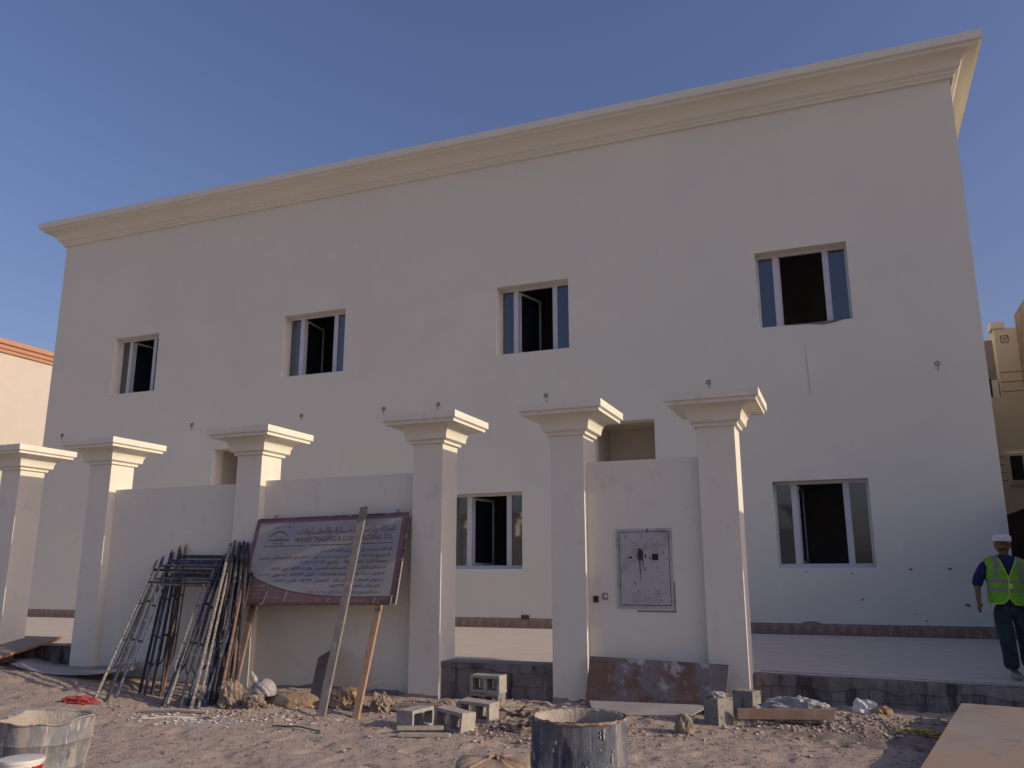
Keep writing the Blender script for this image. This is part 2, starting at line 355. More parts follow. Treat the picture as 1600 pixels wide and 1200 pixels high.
# terrace kerbs: side face of raw concrete
def blockface(x0, x1, y, z0, zt0, zt1, courses, name='block', seed=0, bw=.40):
    """courses of separate rough blocks with recessed joints, children of the terrace"""
    r = random.Random(seed); h = (min(zt0, zt1)-.03-z0)/courses
    for c in range(courses):
        x = x0+(-.2 if c % 2 else 0)
        while x < x1-.02:
            a = max(x, x0); b = min(x+bw, x1)
            if b-a > .05:
                m = MB(); d = r.uniform(-.006, .010)
                m.box(a+.002, b-.002, y-d, y+.12, z0+c*h+.002, z0+(c+1)*h-.002)
                o = part(terrace, name, m, CONC, bevel=.006)
            x += bw
    m = MB(); m.box(x0, x1, y+.007, y+.16, z0, min(zt0, zt1)-.031); part(terrace, 'mortar_bed', m, CONC)
    m = MB()                                      # cement screed lip on top
    n = int((x1-x0)/.08); vs = []; fs = []
    for i in range(n+1):
        x = x0+(x1-x0)*i/n; zt = zt0+(zt1-zt0)*i/n; dz = .05+.075*float(vnoise(x*5+seed, 3))**1.5+zt-min(zt0, zt1)
        o_ = .012+.012*float(vnoise(x*8, seed))
        vs += [(x, y+.14, zt), (x, y-o_, zt-.004), (x, y-o_, zt-dz), (x, y+.02, zt-dz-.012)]
    for i in range(n):
        for j in range(3): o = i*4+j; fs.append((o, o+4, o+5, o+1))
    m.add(vs, fs); part(terrace, 'screed_edge', m, CONC)
blockface(-5.03, -3.48, 10.25, -.06, .437, .437, 2, seed=3)
blockface(-12.99, -11.41, 10.45, 0, .437, .437, 2, seed=5)
blockface(-1.15, 2.84, 10.60, -.04, .405, .345, 2, seed=9)
m = MB(); m.box(-12.99, -11.41, 10.3, 10.62, .434, .441); part(terrace, 'threshold', m, GREY_R)
m = MB(); m.box(-5.02, -3.49, 10.262, 10.60, .4345, .440); part(terrace, 'threshold', m, GREY_R)
# drain slot behind the gate threshold
m = MB()
for i in range(120):
    x = -1.1+i*.033; m.box(x, x+.02, 11.06-.05*(i/120), 11.075-.05*(i/120), pfront(x)-.006, pfront(x)-.0005)
q = part(terrace, 'drain_slot', m, BLACKM); q['kind'] = 'stuff'

# ------------------------------------------------------------------ the villa
villa = thing('villa', 'large cream two storey villa with deep moulded cornice and six open windows', 'house', (-10, YF, .3))
XL, XR, ZT = -23.56, 2.97, 12.27
wins = [(-20.95, -19.18, 6.99, 8.80, 'a'), (-14.56, -12.50, 6.99, 8.80, 'b'), (-7.93, -5.99, 6.99, 8.80, 'c'), (-1.46, .525, 6.99, 8.80, 'd'),
        (-1.416, .519, 1.66, 3.50, 'e'), (-9.20, -7.25, 1.66, 3.50, 'f')]
doors = [(-16.73, -15.15, .30, 5.05), (-5.42, -3.95, .30, 5.07)]
holes = [wq[:4] for wq in wins]+doors
cx = sorted(set([XL, XR]+[h[0] for h in holes]+[h[1] for h in holes])); cz = sorted(set([.1, ZT+.3]+[h[2] for h in holes]+[h[3] for h in holes]))
def inhole(x, z): return any(h[0] < x < h[1] and h[2] < z < h[3] for h in holes)
m = MB(); idx = {}
def vid(x, y, z):
    k = (round(x, 4), y, round(z, 4))
    if k not in idx: idx[k] = len(m.v); m.v.append((x, y, z))
    return idx[k]
for yy in (YF, YF+.40):
    for i in range(len(cx)-1):
        for j in range(len(cz)-1):
            if not inhole((cx[i]+cx[i+1])/2, (cz[j]+cz[j+1])/2):
                m.f.append((vid(cx[i], yy, cz[j]), vid(cx[i+1], yy, cz[j]), vid(cx[i+1], yy, cz[j+1]), vid(cx[i], yy, cz[j+1])))
for (x0, x1, z0, z1) in holes:
    P = [(x0, z0), (x1, z0), (x1, z1), (x0, z1)]
    for k in range(4):
        a, b = P[k], P[(k+1) % 4]
        # subdivide along cuts
        xs_ = [c for c in cx if min(a[0], b[0]) <= c <= max(a[0], b[0])]; zs_ = [c for c in cz if min(a[1], b[1]) <= c <= max(a[1], b[1])]
        pts = [(x, a[1]) for x in xs_] if a[1] == b[1] else [(a[0], z) for z in zs_]
        for p, q in zip(pts[:-1], pts[1:]):
            m.f.append((vid(p[0], YF, p[1]), vid(q[0], YF, q[1]), vid(q[0], YF+.40, q[1]), vid(p[0], YF+.40, p[1])))
part(villa, 'front_wall', m, PLASTER)
m = MB()
YB = 31.0
m.box(XL, XL+.25, YF+.401, YB, .1, ZT+.3); m.box(XR-.25, XR, YF+.401, YB, .1, ZT+.3); m.box(XL+.251, XR-.251, YB-.25, YB, .1, ZT+.3)
part(villa, 'side_wall', m, PLASTER)
m = MB(); m.box(XL+.26, XR-.26, YF+.41, YB-.26, ZT-.1, ZT+.1); part(villa, 'roof', m, DARKROOM)
m = MB(); m.box(XL+.26, XR-.26, YF+1.66, YB-.26, 5.2, 5.45); m.box(XL+.26, XR-.26, YF+.41, YF+1.655, 5.2, 5.45)
m.box(XL+.26, XR-.26, YF+.41, YB-.26, .12, .29)
for x in (-18, -11.8, -9.75, -3.4): m.box(x, x+.15, YF+.41, YB-.3, .30, 5.19)
for x in (-18, -10.5, -3.4): m.box(x, x+.15, YF+.41, YB-.3, 5.46, ZT-.11)
m.box(XL+.3, XR-.3, YF+5, YF+5.1, .3, 5.19); m.box(XL+.3, XR-.3, YF+5, YF+5.1, 5.46, ZT-.11)
part(villa, 'interior_wall', m, DARKROOM)
# recessed porches
for (x0, x1, z0, z1) in doors:
    m = MB(); yb = YF+1.5
    A = (x0-.002, x1+.002, z0, z1+.002)
    m.add([(A[0], YF+.40, A[2]), (A[0], yb, A[2]), (A[0], yb, A[3]), (A[0], YF+.40, A[3])], [(0, 1, 2, 3)])
    m.add([(A[1], YF+.40, A[2]), (A[1], yb, A[2]), (A[1], yb, A[3]), (A[1], YF+.40, A[3])], [(0, 1, 2, 3)])
    m.add([(A[0], yb, A[2]), (A[1], yb, A[2]), (A[1], yb, A[3]), (A[0], yb, A[3])], [(0, 1, 2, 3)])
    m.add([(A[0], YF+.40, A[3]), (A[1], YF+.40, A[3]), (A[1], yb, A[3]), (A[0], yb, A[3])], [(0, 1, 2, 3)])
    part(villa, 'porch', m, WARM)
    m = MB(); m.box(x0+.25, x1-.25, yb-.06, yb-.01, z0+.02, z0+2.3)
    d = part(villa, 'door', m, WOODB); m = MB(); m.tube([(x1-.35, yb-.1, z0+1.05), (x1-.47, yb-.1, z0+1.05)], .012); part(d, 'handle', m, BAREM)
# cornice: stepped fascia, fillet, cove, fillet, lower band
CO = .635
prof = [(.002, ZT), (.075, ZT), (.075, ZT+.055), (.125, ZT+.085), (.125, ZT+.135), (.20, ZT+.165)]
for i in range(9):
    t = i/8*math.pi/2; prof.append((.215+.275*(1-math.cos(t)), ZT+.19+.22*math.sin(t)))
prof += [(.55, ZT+.415), (.55, ZT+.485), (CO, ZT+.50), (CO, ZT+.69), (.30, ZT+.70)]
m = MB(); m.loops(XL, XR, YF, YB, prof, cap_top=True); part(villa, 'cornice', m, PLASTER)
# windows
def window(x0, x1, z0, z1, k):
    W = x1-x0; fy = YF+.30; m = MB(); t = .05
    m.box(x0+.002, x0+t, fy, fy+.06, z0+.002, z1-.002); m.box(x1-t, x1-.002, fy, fy+.06, z0+.002, z1-.002)
    m.box(x0+t, x1-t, fy+.001, fy+.06, z1-.06, z1-.002); m.box(x0+t, x1-t, fy+.001, fy+.06, z0+.002, z0+.085)
    a = x0+W*.185; b = x0+W*.25; c = x0+W*.735; d = x0+W*.80
    m.box(a, b, fy-.006, fy+.058, z0+.086, z1-.061); m.box(c, d, fy-.006, fy+.058, z0+.086, z1-.061)
    win = part(villa, 'window', m, WHITE_FR)
    for (p, q) in ((x0+t, a), (d, x1-t)):
        g_ = MB(); g_.box(p, q, fy+.025, fy+.035, z0+.086, z1-.061); part(win, 'pane', g_, GLASS)
    # sash standing open inwards on the left hinge
    ang = {'a': 78, 'b': 95, 'c': 74, 'd': 98, 'e': 86, 'f': 80}[k]
    u = Vector((math.cos(R(ang)), math.sin(R(ang)), 0)); wd = c-b; o = Vector((b+.01, fy+.07, 0)); zc = (z0+z1)/2+.01; hh = (z1-z0)/2-.085
    v = u.cross(Vector((0, 0, 1))); s = MB()
    for off, hw, zz, hz in ((.03, .03, zc, hh), (wd-.03, .03, zc, hh)):
        s.obox(o+u*off+Vector((0, 0, zz)), (u, v, (0, 0, 1)), (hw, .02, hz))
    for zz in (zc-hh+.03, zc+hh-.03): s.obox(o+u*wd/2+Vector((0, 0, zz)), (u, v, (0, 0, 1)), (wd/2-.062, .02, .03))
    part(win, 'sash', s, WHITE_FR)
    s = MB(); s.obox(o+u*wd/2+Vector((0, 0, zc)), (u, v, (0, 0, 1)), (wd/2-.06, .004, hh-.06)); part(win, 'sash_pane', s, GLASS)
    s = MB(); s.tube([o+u*(wd-.03)-v*.03+Vector((0, 0, zc-.06)), o+u*(wd-.03)-v*.03+Vector((0, 0, zc+.06))], .012); part(win, 'handle', s, BAREM)
for wq in wins: window(*wq)
# cement smear under the open upper right window, drip line, chipped spots
def smear(pts, y, mt, name, t=.012):
    q = MB(); q.poly([(x, y-t, z) for x, z in pts], (0, -1, 0), t-.001); return part(villa, name, q, mt)
smear([(-.55, 6.985), (-.30, 6.955), (-.12, 6.925), (.02, 6.93), (.15, 6.95), (.30, 6.985), (.2, 6.995), (-.4, 6.995)], YF, CONC, 'cement_smear')
smear([(-.85, 6.99), (-.62, 6.975), (-.3, 6.985), (-.5, 6.997), (-.8, 6.997)], YF, CONC, 'cement_smear')
smear([(-.508, 6.52), (-.500, 6.52), (-.485, 6.0), (-.470, 5.36), (-.485, 5.36), (-.500, 6.0)], YF, STONEW, 'paint_drip', .006)
for (x, z, s_) in [(1.15, 1.62, .03), (1.86, 1.63, .035), (2.1, .93, .045), (0.2, 1.02, .025), (1.35, .62, .02), (1.15, .75, .015), (-.85, 1.58, .022), (.05, 1.545, .022)]:
    smear([(x-s_*1.3, z+.3*s_), (x-.2*s_, z-.7*s_), (x+1.2*s_, z-.5*s_), (x+.8*s_, z+.4*s_), (x, z+.7*s_)], YF, GREY_R if z > 1.5 and x < .5 else CONC, 'plaster_chip', .008)
smear([(-1.05, .525), (-.95, .565), (-.75, .572), (-.6, .528)], YF, GREY_R, 'plaster_chip', .01)
for i, x in enumerate([-22.76, -17.6, -13.78, -11.17, -9.56, -6.61, -2.66, 2.07]):
    q = MB(); z = 5.83; r0 = .055
    q.lathe([(r0, 0), (r0*.95, .004), (r0*.72, .006), (r0*.68, -.10), (0.001, -.10)], (0, 0, 0), 16)
    q.v = [(x+a, YF-.002-c, z+b) for a, b, c in q.v]
    h = part(villa, 'conduit_hole', q, BLACKM if i not in (7,) else CONC, smooth=True)
    q = MB(); rr = random.Random(i)
    q.tube([(x, YF+.05, z-.02), (x+.01, YF-.03, z+.02), (x+rr.uniform(-.02, .03), YF-.05, z-.05), (x+rr.uniform(-.01, .04), YF-.02, z-.12-.06*rr.random())], .007, 6)
    part(h, 'wire', q, BLACKM)
# skirting tiles at the foot of the front wall
x = XL; tiles = None
while x < XR-.05:
    b = min(x+.45, XR)
    skip = any(h[0]-.01 < (x+b)/2 < h[1] for h in doors)
    if not skip:
        if tiles is None or abs(b-x-.45) > .01:
            q = MB(); q.box(x+.002, b-.002, YF-.012, YF-.001, .302, .528); o = part(villa, 'skirting_tile', q, TILE)
            if tiles is None: tiles = (o, x)
        else:
            o = tiles[0].copy(); COL.objects.link(o); o.parent = villa; o.location = Vector((x-tiles[1], 0, 0))
    x += .45
q = MB(); q.box(-7.28, -7.08, YF-.02, YF-.0125, .50, .60); part(villa, 'socket_box', q, OLIVE)

# ------------------------------------------------------------------ street fence: columns and walls
CW, CD, OH, ZN, ZCT = .449, .468, .332, 3.284, 3.670
def cap_prof():
    p = [(.001, ZN), (.038, ZN+.004), (.038, ZN+.038), (.082, ZN+.058), (.085, ZN+.062)]
    for i in range(9):
        t = i/8*math.pi/2; p.append((.088+.115*(1-math.cos(t)), ZN+.066+.168*math.sin(t)))
    p += [(.298, ZN+.245), (.298, ZN+.278), (OH, ZN+.296), (OH, ZCT), (.1, ZCT+.004)]
    return p
def column(x, y, label):
    c = thing('fence_column', label, 'column', (x+CW/2, y+CD/2, 0), group='cream columns of the street fence')
    q = MB(); q.box(x, x+CW, y, y+CD, -.15, ZN+.002); part(c, 'shaft', q, PLASTER_F, bevel=.004)
    q = MB(); q.loops(x, x+CW, y, y+CD, cap_prof(), cap_bottom=True); part(c, 'capital', q, PLASTER_F)
    return c
colx = [(-13.44, 10.155, 'cream column cut by the left edge of the picture, with the sloping plywood ramp at its foot'),
        (-11.41, 10.165, 'cream column just left of the leaning scaffold frames, sunlit under its capital'),
        (-8.462, 10.175, 'cream column behind the scaffold poles at the left end of the signboard'),
        (-5.475, 10.185, 'cream column at the right end of the signboard, left of the concrete step'),
        (-3.486, 10.2, 'cream column directly behind the large blue drum, left of the meter box'),
        (-1.602, 10.24, 'cream column right of the meter box, at the left side of the wide gate opening'),
        (2.84, 10.29, 'cream column on the far right side of the wide gate opening')]
cols = [column(*c) for c in colx]
def fwall(x0, x1, zt, label, y0=10.3, y1=10.52, **k):
    q = MB(); q.box(x0, x1, y0, y1, -.15, zt); return single('fence_wall', q, PLASTER_F, label, 'wall', ((x0+x1)/2, y0, 0), bevel=.006, **k)
fwall(-20, -13.441, 2.9, 'cream fence wall left of the leftmost column')
fwall(-10.960, -8.463, 2.88, 'cream fence wall behind the leaning scaffold frames')
fwall(-8.012, -5.476, 2.91, 'cream fence wall behind the leaning signboard')
ewall = fwall(-3.036, -1.603, 2.935, 'cream fence wall holding the white meter box')
fwall(3.29, 4.2, 2.9, 'short cream fence wall past the gate opening')
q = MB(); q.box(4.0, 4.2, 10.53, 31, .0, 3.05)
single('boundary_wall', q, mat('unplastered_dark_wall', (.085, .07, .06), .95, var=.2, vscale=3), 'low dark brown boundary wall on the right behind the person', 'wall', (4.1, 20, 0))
# grey mortar skirts where column and wall meet the ground
for (x0, x1, y) in [(-5.6, -5.03, 10.19), (-3.49, -3.02, 10.19), (-8.0, -5.48, 10.29)]:
    q = MB(); n = 24; vs = []; fs = []
    for i in range(n+1):
        x = x0+(x1-x0)*i/n; z = gz(x, y)+.02+.05*float(vnoise(x*7, 1)); vs += [(x, y+.02, z+.01), (x, y-.004, z), (x, y-.02, z-.15)]
    for i in range(n):
        for j in range(2): o = i*3+j; fs.append((o, o+3, o+4, o+1))
    q.add(vs, fs); single('mortar_spill', q, GREY_R, {-5.6: 'grey mortar spill at the foot of the column left of the concrete step', -3.49: 'grey mortar spill at the foot of the column behind the drum', -8.0: 'grey mortar line along the foot of the wall behind the signboard'}[x0], 'mortar', (x0, y, 0))

# meter box set in the wall
mbx = thing('meter_box', 'scratched white electric meter box set in the fence wall', 'meter box', (-2.32, 10.3, 1.6))
x0, x1, z0, z1 = -2.63, -2.01, 1.165, 2.045; Yw = 10.3
q = MB(); t = .035
q.box(x0-t, x0, Yw-.012, Yw+.05, z0-t, z1+t); q.box(x1, x1+t, Yw-.012, Yw+.05, z0-t, z1+t); q.box(x0, x1, Yw-.0125, Yw+.05, z1, z1+t); q.box(x0, x1, Yw-.0125, Yw+.05, z0-t, z0)
part(mbx, 'frame', q, METERW)
q = MB(); q.box(x0, x1, Yw-.003, Yw-.001, z0, z1); part(mbx, 'recess', q, BLACKM)
q = MB(); q.box(x0+.008, x1-.008, Yw-.02, Yw-.004, z0+.008, z1-.008); part(mbx, 'door', q, METERW, bevel=.003)
for zz in (z1-.12, z0+.16):
    for gx in range(3):
        for r_ in range(4):
            q = MB(); xx_ = x0+.17+gx*.125; zc = zz-r_*.033
            q.add([(xx_, Yw-.021, zc), (xx_+.075, Yw-.021, zc), (xx_+.075, Yw-.030, zc-.014), (xx_, Yw-.030, zc-.014), (xx_, Yw-.021, zc-.017), (xx_+.075, Yw-.021, zc-.017)],
                  [(0, 1, 2, 3), (3, 2, 5, 4)]); part(mbx, 'louvre', q, METERW if (gx+r_) % 3 else BAREM)
q = MB(); q.box(x1-.225, x1-.12, Yw-.026, Yw-.0205, z1-.36, z1-.255); part(mbx, 'window_frame', q, METERW)
q = MB(); q.box(x1-.21, x1-.135, Yw-.029, Yw-.0265, z1-.345, z1-.27); part(mbx, 'reading_window', q, BLACKM)
q = MB(); q.box(x0+.11, x0+.185, Yw-.026, Yw-.0205, z1-.37, z1-.25); part(mbx, 'lock_plate', q, METERW)
q = MB(); q.lathe([(.0001, -.034), (.014, -.034), (.014, -.02)], (0, 0, 0), 12); q.v = [(x0+.148+a, Yw+c, z1-.31+b) for a, b, c in q.v]; part(mbx, 'lock', q, BLACKM)
q = MB(); q.poly([(x0+.23, Yw-.0235, z1-.21), (x0+.25, Yw-.0235, z1-.20), (x0+.285, Yw-.0235, z1-.215), (x0+.30, Yw-.0235, z1-.25), (x0+.298, Yw-.0235, z1-.48), (x0+.288, Yw-.0235, z1-.36), (x0+.272, Yw-.0235, z1-.33), (x0+.262, Yw-.0235, z1-.37), (x0+.258, Yw-.0235, z1-.62), (x0+.25, Yw-.0235, z1-.36), (x0+.228, Yw-.0235, z1-.31)], (0, -1, 0), .003)
part(mbx, 'black_stain', q, mat('dark_paint_run', (.05, .045, .045), .8))
for zz in (z1-.15, z0+.16):
    q = MB(); q.lathe([(.0001, -.036), (.016, -.036), (.018, -.02)], (0, 0, 0), 12); q.v = [(x1-.055+a, Yw+c, zz+b) for a, b, c in q.v]; part(mbx, 'latch', q, BAREM)
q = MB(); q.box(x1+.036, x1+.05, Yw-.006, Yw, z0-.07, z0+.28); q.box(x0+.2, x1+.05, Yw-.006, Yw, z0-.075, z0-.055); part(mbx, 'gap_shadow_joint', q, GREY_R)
for (xc, zc, mt, lb) in ((-2.945, 1.235, OLIVE, 'small dark socket box near the column, left of the meter box'), (-2.825, 1.27, GREY_R, 'small grey socket box with pale patch, nearest the meter box')):
    s_ = thing('socket_box', lb, 'socket', (xc, Yw, zc)); q = MB(); q.box(xc-.034, xc+.034, Yw-.014, Yw, zc-.04, zc+.04); part(s_, 'plate', q, mt, bevel=.003)
    q = MB(); q.box(xc-.006, xc+.024, Yw-.022, Yw-.0145, zc-.022, zc+.022); part(s_, 'insert', q, BLACKM if mt is OLIVE else WPLAST)

# ------------------------------------------------------------------ neighbours
nb = thing('neighbour_house', 'sunlit cream house with orange roof trim far left behind the villa', 'house', (-46, 36, 0))
q = MB(); q.box(-60, -46, 30.5, 60, 0, 14.5); part(nb, 'wall', q, NBR)
q = MB(); q.loops(-60, -46, 30.5, 60, [(.001, 14.5), (.12, 14.5), (.12, 14.68), (.22, 14.72), (.22, 14.92), (.36, 14.98), (.36, 15.25), (.1, 15.27)]); part(nb, 'roof_trim', q, ORANGE)
n2 = thing('beige_house', 'beige house with grooved bands and crossed square emblem behind the right corner', 'house', (5.2, 30, 0))
Yn = 30.0
q = MB(); q.box(4.985, 5.9, Yn, Yn+6, 7.05, 9.27); q.box(4.3, 5.9, Yn, Yn+6, 0, 7.045)
part(n2, 'wall', q, BEIGE)
q = MB(); q.box(4.90, 5.30, Yn-.05, Yn+.5, 9.271, 9.48); part(n2, 'parapet', q, BEIGE)
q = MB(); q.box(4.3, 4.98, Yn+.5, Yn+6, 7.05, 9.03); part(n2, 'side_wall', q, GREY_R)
q = MB(); q.box(4.78, 4.95, Yn+.2, Yn+.49, 7.06, 7.63); part(n2, 'white_shutter', q, WHITE_FR)
q = MB(); q.box(4.3, 4.775, Yn+.3, Yn+.49, 7.06, 7.72); part(n2, 'dark_window', q, BLACKM)
for zz in (7.18, 7.49, 7.80): q = MB(); q.box(5.0, 5.9, Yn-.004, Yn-.001, zz, zz+.022); part(n2, 'groove', q, OLIVE)
q = MB()
for (a, b) in (((5.15, 8.79), (5.36, 8.79)), ((5.36, 8.79), (5.36, 9.02)), ((5.36, 9.02), (5.15, 9.02)), ((5.15, 9.02), (5.15, 8.79)), ((5.18, 8.82), (5.33, 8.99)), ((5.18, 8.99), (5.33, 8.82))):
    q.bar((a[0], Yn-.006, a[1]), (b[0], Yn-.006, b[1]), .018, .008)
part(n2, 'square_emblem', q, OLIVE)
for zz in (4.35, 4.6, 4.85, 5.1): q = MB(); q.box(4.6, 4.83, Yn-.004, Yn-.001, zz, zz+.02); part(n2, 'groove', q, OLIVE)
q = MB(); q.box(4.86, 6.0, Yn-.08, Yn-.002, 4.22, 5.20); wf = part(n2, 'window_surround', q, BEIGE)
q = MB(); q.box(4.95, 5.52, Yn-.09, Yn-.081, 4.36, 5.12); part(wf, 'window_opening', q, BLACKM); q = MB(); q.box(4.94, 5.56, Yn-.11, Yn-.082, 4.31, 4.352); q.box(5.29, 5.33, Yn-.105, Yn-.0905, 4.353, 5.12); part(wf, 'frame', q, WHITE_FR)
n3 = thing('block_house', 'unplastered rough brown block house rising at the right edge', 'house', (8, 24, 0))
q = MB(); q.box(5.6, 14, 19.1, 29.9, 0, 9.65); part(n3, 'wall', q, BLOCKWALL)
q = MB()
for i in range(40):
    zz = random.uniform(3, 9.4); yy = random.uniform(19.3, 28.7); q.box(5.55, 5.599, yy, yy+random.uniform(.2, 1.0), zz, zz+random.uniform(.05, .2))
z_ = part(n3, 'mortar_lumps', q, CLAY); z_['kind'] = 'stuff'

# ------------------------------------------------------------------ scaffold frames leaning on the wall
def frame(foot, top, wv, label, m, m2=None):
    foot = Vector(foot); top = Vector(top); wv = Vector(wv); t = thing('scaffolding', label, 'scaffold frame', foot, group='scaffold frames leaning on the fence wall')
    d = top-foot; P = lambda u, v: foot+wv*u+d*v
    for u in (0, 1):
        q = MB(); q.tube([P(u, 0), P(u, .5), P(u, 1.03)], .021, 8); part(t, 'leg', q, m, smooth=True)
        q = MB(); q.tube([P(u, 1.03), P(u, 1.055)], .013, 8); part(t, 'coupling_pin', q, PIPER, smooth=True)
    q = MB(); q.tube([P(0, .97), P(1, .97)], .019, 8); part(t, 'top_rail', q, m2 or m, smooth=True)
    q = MB(); q.tube([P(0, .86), P(1, .86)], .014, 8); part(t, 'lower_rail', q, m2 or m, smooth=True)
    for u, s in ((0, 1), (1, -1)):
        q = MB(); L = wv.length; a = .09/L
        pts = [P(u+s*a, .86), P(u+s*a, .27)]+[P(u+s*a*(math.cos(k/5*math.pi/2)), .27-.07*math.sin(k/5*math.pi/2)) for k in range(1, 6)]
        q.tube(pts, .013, 6); part(t, 'inner_upright', q, m, smooth=True)
        for v in (.40, .68):
            q = MB(); q.tube([P(u, v), P(u+s*a, v)], .016, 6); part(t, 'rung', q, m, smooth=True)
    return t
fr = [((-8.80, 8.28), (-9.72, 10.00, 1.66), PIPEW, PIPE, 'scaffold frame frontmost in the stack, cement caked outer leg standing on the sand mound'),
      ((-8.56, 8.22), (-9.62, 10.03, 1.72), PIPE, PIPEB, 'scaffold frame second in the stack, dark leg with a blue top rail'),
      ((-8.66, 8.46), (-9.60, 10.10, 1.62), PIPEB, PIPEW, 'scaffold frame with blue legs and pale lower top rail, in the middle of the stack'),
      ((-9.10, 9.30), (-9.58, 10.16, 1.80), PIPE, PIPEB, 'dark scaffold frame standing steeply behind the sloping ones, leftmost of the steep frames'),
      ((-9.00, 9.42), (-9.45, 10.19, 1.86), PIPE, PIPE, 'dark scaffold frame standing steeply with its pins showing above the rails'),
      ((-8.90, 9.52), (-9.36, 10.22, 1.87), PIPER, PIPE, 'rust brown scaffold frame nearest the wall at the back of the stack')]
fr += [((-8.96, 9.25), (-9.52, 10.14, 1.77), PIPEB, PIPEB, 'dark blue scaffold frame squeezed between the two steep dark ones'), ((-8.78, 9.35), (-9.40, 10.17, 1.79), PIPE, PIPEB, 'dark scaffold frame in the dense rear stack, its foot furthest right')]
for (fx, fy), top, m, m2, lb in fr: frame((fx, fy, gz(fx, fy)-.01), top, (1.12, .02, -.02), lb, m, m2)
frame((-7.86, 8.42, gz(-7.86, 8.42)), (-8.58, 10.1, 1.68), (.58, .02, 0), 'narrow blue scaffold frame with curved inner tubes right of the wide frames', PIPEB)
frame((-7.62, 8.62, gz(-7.62, 8.62)), (-8.40, 10.16, 1.80), (.42, .0, 0), 'narrow dark scaffold frame behind the loose poles, its tube bent like a hook', PIPE)
for (fx, fy, tx, tz, m, r_, lb) in [
    (-7.34, 8.32, -8.44, 1.98, PIPEW, .022, 'cement caked pole leftmost of the loose poles'),
    (-7.27, 8.36, -8.38, 1.93, PIPEW, .018, 'cement caked pole second of the loose poles'),
    (-7.33, 8.62, -8.36, 2.02, PIPE, .02, 'dark pole with a thin pin at its top, tallest of the bundle'),
    (-7.24, 8.62, -8.28, 1.99, PIPE, .022, 'dark pole in the middle of the loose bundle'),
    (-7.20, 8.50, -8.25, 1.95, PIPE, .016, 'thin dark pole between the rusty one and the caked ones'),
    (-7.17, 8.70, -8.20, 2.00, PIPE, .022, 'dark pole resting beside the edge of the signboard'),
    (-7.14, 8.56, -8.10, 1.84, PIPER, .019, 'rusty brown pole in front at the right of the bundle'),
    (-7.10, 8.80, -8.13, 1.98, PIPE, .021, 'dark pole rightmost of the bundle touching the signboard'),
    (-7.42, 8.80, -8.50, 1.84, PIPE, .02, 'dark short pole behind the leftmost caked pole'),
    (-7.12, 8.84, -8.16, 1.93, PIPEW, .013, 'thin pale pole at the right back of the bundle')]:
    q = MB(); b = Vector((fx, fy, gz(fx, fy)-.01)); e = Vector((tx, 10.13, tz)); q.tube([b, (b+e)/2+Vector((.006, -.008, 0)), e], r_, 8)
    single('scaffold_pole', q, m, lb, 'pole', b, group='loose poles leaning beside the signboard', smooth=True)

# ------------------------------------------------------------------ company signboard
BL, BR, TL, TR = Vector((-7.98, 9.82, 1.14)), Vector((-5.49, 9.80, 1.175)), Vector((-7.985, 10.17, 2.315)), Vector((-5.49, 10.17, 2.36))
BW = (BR-BL).length; BH = (TL-BL).length
eu = (BR-BL).normalized(); ev = (TL-BL); ev = (ev-eu*ev.dot(eu)).normalized(); en = eu.cross(ev)   # en towards the viewer
def SP(u, v, n=0): return BL+eu*u+ev*v+en*n
sign = thing('signboard', 'faded maroon and cream signboard with Arabic and English lettering leaning on the wall', 'signboard', tuple((BL+BR)/2))
q = MB(); q.obox(SP(BW/2, BH/2, -.012), (eu, ev, en), (BW/2, BH/2, .009)); part(sign, 'panel', q, SIGNRED)
# cream field
pts = [(.055, 1.17), (.055+.0, .44)]
cv = [(.055, .44), (.25, .34), (.50, .255), (.75, .19), (1.02, .145), (1.30, .115), (1.6, .098), (1.95, .09), (2.40, .095)]
pts = [(.055, 1.165)]+cv+[(2.40, 1.165)]
q = MB(); q.poly([SP(u, v, .001) for u, v in pts], en, .002); part(sign, 'cream_field', q, SIGNW)
q = MB()
for a, b in (((0, 0), (BW, 0)), ((0, BH), (BW, BH)), ((0, 0), (0, BH)), ((BW, 0), (BW, BH))):
    q.bar(SP(*a, -.014), SP(*b, -.014), .03, .03, up=en)
part(sign, 'metal_frame', q, mat('maroon_frame_edge', (.13, .08, .078), .6, var=.3, vscale=8, spots=[((.42, .36, .33), (12, 12, 12), .63, .03)]))
q = MB(); q.bar(SP(BW+.018, -.01, .0), SP(BW+.018, .55, .0), .012, .02, up=en); q.bar(SP(BW-.05, -.02, .012), SP(BW+.02, -.02, .012), .012, .012, up=en); q.bar(SP(BW-.055, -.02, .012), SP(BW-.05, .1, .012), .01, .01, up=en)
part(sign, 'bare_edge', q, BAREM)
for u in (.28, 2.3): q = MB(); q.tube([SP(u, BH, -.01), SP(u, BH+.05, -.01), SP(u+.03, BH+.055, -.01)], .012, 6); part(sign, 'hook', q, RUST)
for (u, v, l) in ((.42, .02, .16), (.75, .03, .14), (1.45, .02, .06), (2.16, .0, .08)): q = MB(); q.bar(SP(u, v, .003), SP(u+.03, v+l, .003), .006, .003, up=en); part(sign, 'scratch', q, BAREM)

